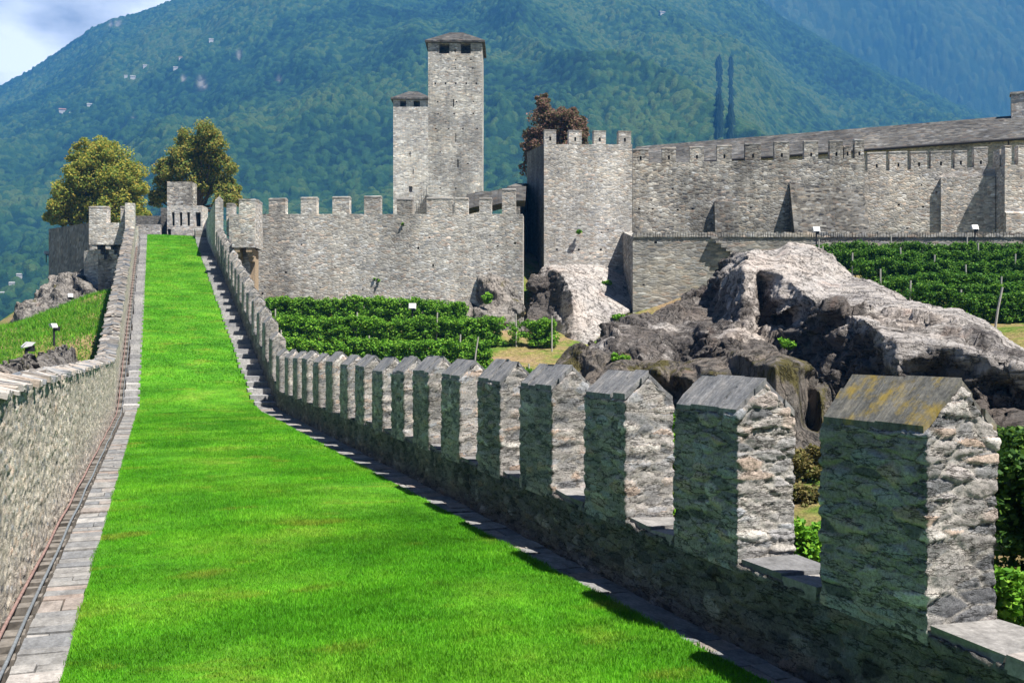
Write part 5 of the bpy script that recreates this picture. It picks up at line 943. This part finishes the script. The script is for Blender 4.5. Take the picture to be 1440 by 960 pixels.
tree('olive brown broadleaf tree, right one of the two, rising behind the gate block', PX(278, 325, 108)[:2] + (7.0,), [(285, 192, 19), (300, 205, 19), (268, 200, 16), (255, 222, 19), (282, 222, 21), (308, 232, 20), (240, 246, 20), (268, 250, 22), (300, 255, 22), (322, 262, 14), (235, 268, 18), (262, 275, 18), (315, 278, 16), (222, 280, 11), (330, 278, 8)], 108, M['maple2'], 190, 0.26)
tree('dark reddish tree with feathery crown rising behind the castle block', PX(782, 300, 84)[:2] + (8.0,), [(763, 142, 6), (768, 156, 9), (776, 170, 11), (760, 178, 12), (790, 166, 9), (800, 160, 6), (806, 176, 10), (818, 172, 5), (820, 182, 6), (750, 192, 9), (745, 206, 8), (770, 195, 14), (795, 192, 13), (815, 195, 8), (752, 220, 10), (775, 218, 13), (805, 212, 11), (750, 236, 9), (770, 240, 11)], 84, M['copper'], 110, 0.2, 'copper_tree', 16, None, 1.75)

def vine_row(label, pxa, pxb, Y, mat, h=1.72, group='vine rows below the castle walls', gaps=(), size=0.125, dens=1.0, post_every=4.5, Yb=None):
    Yb = Yb or Y; (xa, ya), (xb, yb) = pxxy(pxa, Y), pxxy(pxb, Yb); Ln = math.hypot(xb - xa, yb - ya); t = thing('vine_row', label, 'vines', (xa, ya, float(terrain_z(np.array([xa]), np.array([ya]))[0])), group)
    cl = []; u = 0.0; posts = []
    stem = MB()
    n_c = int(Ln * 50 * dens)
    for k in range(n_c):
        u = (k + random.random()) / n_c * Ln; f = u / Ln; x, y = xa + (xb - xa) * f, ya + (yb - ya) * f; hf = 1 + 0.07 * math.sin(u * 1.7 + Y) * random.uniform(.4, 1)
        if any(g0 < f < g1 for g0, g1 in gaps) and random.random() < .75: continue
        z0 = float(terrain_z(np.array([x]), np.array([y]))[0]); zz = (.08 + .92 * ((k * 0.618034 + random.uniform(-.06, .06)) % 1.0)) * (h - .2) * hf; cl.append((x + random.uniform(-.1, .1), y + random.uniform(-.3, .3), z0 + zz, random.uniform(.19, .31)))
    Vv, Fv = leaves(cl, 95, size); mk('foliage', Vv, Fv, mat, t)
    u = 0.3
    while u < Ln:
        f = u / Ln; x, y = xa + (xb - xa) * f, ya + (yb - ya) * f; z0 = float(terrain_z(np.array([x]), np.array([y]))[0]); lean = random.uniform(-.08, .08); stem = MB(); stem.tube([(x, y, z0 - .1), (x + lean, y, z0 + .4), (x - lean, y + .05, z0 + h * .7)], [.035, .028, .015], 5); stem.build('trunk', M['bark'], t); u += random.uniform(.9, 1.3)
    u = 0.1
    while u < Ln:
        f = u / Ln; x, y = xa + (xb - xa) * f, ya + (yb - ya) * f; z0 = float(terrain_z(np.array([x]), np.array([y]))[0]); pm = MB(); pm.tube([(x, y - .1, z0 - .2), (x + random.uniform(-.12, .12), y - .1, z0 + h + random.uniform(.0, .35))], .04, 6); pm.build('stake', M['stake'], t); u += post_every
    return t
vine_row('uppermost left vine row, right against the pale curtain wall', 368, 655, 60.3, M['vine'])
vine_row('second left vine row, longest of its vineyard, reaching the shaded rock', 386, 780, 56, M['vine'], gaps=((.80, .92),))
vine_row('third left vine row, ending at a leaning stake by the brown path', 396, 688, 51, M['vine'], 1.7)
vine_row('lowest left vine row, half hidden behind the merlons', 470, 762, 46, M['vine'], 1.5)
for i, (pa_, Y, h_) in enumerate(((1148, 61, 1.6), (1156, 58.2, 1.6), (1195, 55.4, 1.6), (1235, 52.6, 1.6), (1275, 49.6, 1.6), (1345, 46.6, 1.5))):
    vine_row(['top row of the right vineyard, just below the terrace wall coping', 'second row from the terrace wall in the right vineyard', 'third row from the terrace wall in the right vineyard', 'fourth row from the terrace wall in the right vineyard', 'fifth row from the terrace wall, with pale stakes at its left end', 'lowest row of the right vineyard, with bare stems near the rock'][i], pa_, 1500, Y, M['vine_dark'], h_, gaps=((.0, .06),), dens=.75)

def bush(label, centre, R, mat, n_=40, size=0.09, cl_n=26, name='shrub', squash=0.8, sink=0.0):
    x, y, z = centre; z -= sink; t = thing(name, label, 'plant', (x, y, z)); cl = []
    for _ in range(cl_n):
        v = Vector((random.gauss(0, 1), random.gauss(0, 1), random.gauss(0, .8))).normalized() * R * random.uniform(.3, 1); cl.append((x + v.x, y + v.y, z + R * squash + v.z * squash, R * random.uniform(.26, .46)))
    tz = float(terrain_z(np.array([x]), np.array([y]))[0]); grounded = name in ('shrub', 'grass_tuft') and y < 30 and 0.1 < z - tz < 3
    if grounded:                                             # the plant stands on the slope below: foliage all the way down
        for _ in range(int(cl_n * min(1.6, (z - tz) / R))):
            w_ = random.random(); a_ = random.uniform(0, 6.28); q_ = R * random.uniform(.2, .95); cl.append((x + q_ * math.cos(a_), y + q_ * math.sin(a_), tz + .1 + (z - tz) * w_, R * random.uniform(.24, .42)))
    Vv, Fv = leaves(cl, int(n_ * 2.2), size * 1.15); mk('foliage', Vv, Fv, mat, t); sm = MB()
    if grounded: sm.tube([(x, y, tz - .15), (x + .03, y, z)], [.035 * R + .008, .02 * R + .006], 6)
    for _ in range(6): sm.tube([(x, y, z - .05), (x + random.uniform(-.4, .4) * R, y + random.uniform(-.4, .4) * R, z + R * squash), (x + random.uniform(-.8, .8) * R, y + random.uniform(-.8, .8) * R, z + R * 1.5 * squash)], [.03 * R + .005, .02 * R, .006], 5)
    sm.build('stem', M['bark'], t); return t
def gz(px, Y, lift=0.0):
    x, y = pxxy(px, Y); return (x, y, float(terrain_z(np.array([x]), np.array([y]))[0]) + lift)
bush('dark leafy bush filling the gap right of the nearest merlon', PX(1462, 760, 8.9), 0.42, M['bush'], 60, .06, 50, squash=1.0)
bush('dark green bush above the leafy one at the right frame edge', PX(1452, 690, 10.8), 0.42, M['bush'], 60, .06, 40)
bush('bright low plant seen at the foot of the nearest merlon, right side', PX(1430, 880, 7.6), 0.3, M['vine'], 60, .06, 26)
bush('bright green plant at the bottom of the gap left of the nearest merlon', PX(1132, 800, 11), 0.34, M['vine'], 60, .06, 30)
bush('dry grass tuft on the ledge in the gap left of the nearest merlon', PX(1135, 690, 17), 0.45, M['dry'], 60, .07, 30, 'grass_tuft', .5, .35)
bush('yellowish shrub above the dry tuft in the same gap', PX(1132, 640, 20.5), 0.5, M['dry'], 60, .07, 30, 'shrub', .6, .35)
bush('climbing green plant in the slit beside the third merlon', PX(950, 720, 12.5), 0.42, M['vine'], 70, .07, 40, squash=1.6)
bush('small green tuft growing on the mossy rock ledge', PX(872, 505, 30.6), 0.26, M['vine'], 40, .08, 18, 'grass_tuft', .5, .1)
bush('small leafy plant in the shaded cleft of the big rock', PX(1106, 486, 39), 0.4, M['vine'], 26, .1, 14, 'shrub', .5, .1)
bush('green tuft on the pale rock under the castle block', PX(853, 398, 66.8), 0.4, M['vine'], 24, .14, 10, 'grass_tuft', .35, .15)
bush('green tuft where the pale rock meets the big outcrop', PX(866, 446, 62.6), 0.45, M['vine'], 24, .14, 12, 'grass_tuft', .4, .15)
bush('tiny plant rooted in the curtain wall below its fifth merlon', PX(567, 318, 62.42), 0.16, M['vine'], 14, .1, 6, 'wall_plant')
bush('larger wall plant low on the curtain wall above the vines', PX(530, 398, 62.58), 0.22, M['vine'], 16, .1, 7, 'wall_plant')
bush('tiny plant on the face of the castle block', PX(814, 329, 69.8), 0.2, M['vine'], 20, .14, 7, 'wall_plant')
bush('green creeper on the rounded rock at the wall foot', PX(684, 427, 60), 0.4, M['vine'], 26, .16, 12, 'creeper')

# long grass on the slope outside the left wall
n_ = 110000; gx_ = RNG.uniform(-44, -17, n_); gy_ = RNG.uniform(30, 72, n_); dwall = (gx_ * CT + gy_ * ST); ok = (dwall < -2.4) & (np.abs((gx_ / gy_) * F_PX + 720 - 60) < 110); gx_, gy_ = gx_[ok], gy_[ok]; gz_ = terrain_z(gx_, gy_); n_ = len(gx_)
th = RNG.uniform(0, 6.28, n_); hh_ = RNG.uniform(.12, .34, n_); B = np.stack([gx_, gy_, gz_ - .03], 1); d = np.stack([np.cos(th), np.sin(th), 0 * th], 1) * 0.03; o = np.stack([RNG.normal(0, .12, n_), RNG.normal(0, .12, n_), hh_], 1)
props(mk('grass', np.stack([B - d, B + d, B + o], 1).reshape(-1, 3), np.arange(n_ * 3).reshape(-1, 3), leaf_mat('slope_grass_blade', [(0.06, 0.22, 0.012), (0.10, 0.31, 0.016), (0.15, 0.38, 0.022), (0.23, 0.42, 0.03)], 0.4)), 'long green grass on the slope outside the left wall', 'grass', kind='stuff')
# ------------------------------------------------------------------ floodlights and loose stakes
def floodlight(label, foot, h, face=-1.0, yaw=0.0, w=.42):
    w *= 0.85
    x, y, z = foot; t = thing('floodlight', label, 'floodlight', foot, 'floodlights around the castle'); mb = MB(); mb.tube([(x, y, z - .4), (x, y, z + h)], .05, 8); mb.build('post', M['post'], t)
    cs, sn = math.cos(yaw), math.sin(yaw); hb = MB(); til = .16
    q = lambda a, b_, c_: (x + a * cs - b_ * sn, y + a * sn + b_ * cs, z + h + c_)
    hb.hexa([q(-w / 2, -.14, 0), q(w / 2, -.14, 0), q(w / 2, .14, .06), q(-w / 2, .14, .06)], [q(-w / 2, -.14 + til, w * .8), q(w / 2, -.14 + til, w * .8), q(w / 2, .10 + til, w * .72), q(-w / 2, .10 + til, w * .72)]); ho_ = hb.build('housing', M['lamp'], t)
    gb2 = MB(); gb2.hexa([q(-w * .42, -.155, .04), q(w * .42, -.155, .04), q(w * .42, -.145, .04), q(-w * .42, -.145, .04)], [q(-w * .42, -.155 + til * .9, w * .72), q(w * .42, -.155 + til * .9, w * .72), q(w * .42, -.145 + til * .9, w * .72), q(-w * .42, -.145 + til * .9, w * .72)]); gb2.build('lens', M['lamp'], ho_)
    br = MB(); br.box((x + .12, y + .1, z + h - .12), .14, .2, .2); br.build('bracket', M['post'], t)
floodlight('white floodlight among the upper vines in front of the curtain wall', PX(580, 452, 59.2), 0.75, w=.5)
floodlight('white floodlight on a dark post left of the right vineyard, above the rock', PX(1148, 352, 62.2), 1.15, w=.5)
floodlight('white floodlight in front of the shaded corner tower wall', PX(1371, 348, 62.0), 1.1, w=.46)
floodlight('white floodlight on a black post nearest the left boundary wall', PX(37, 508, 33), 0.45, yaw=-.9, w=.3)
floodlight('grey floodlight half way up the left grass slope', PX(76, 474, 46), 0.42, yaw=.9, w=.32)
floodlight('small white floodlight on the rock above the left grass slope', PX(99, 424, 71), 0.3, yaw=.5, w=.4)
floodlight('white floodlight fixed by the edge of the dark outer wall', PX(65, 364, 107), 0.5, yaw=.5, w=.5)
for px, py, Y, h_, ln, lab in ((1403, 470, 36, 1.7, .35, 'leaning pale stake right of the big rock below the vineyard'), (669, 520, 48, 1.6, .25, 'stake at the right end of the third left vine row'), (776, 492, 55, 1.9, .0, 'thin upright stake by the shaded rock')):
    x, y, z = PX(px, py, Y); mb = MB(); mb.tube([(x - ln / 2, y, z - .4), (x, y, z + h_ * .5), (x + ln / 2, y, z + h_)], [.045, .04, .035], 7); props(mb.build('stake', M['stake']), lab, 'stake')
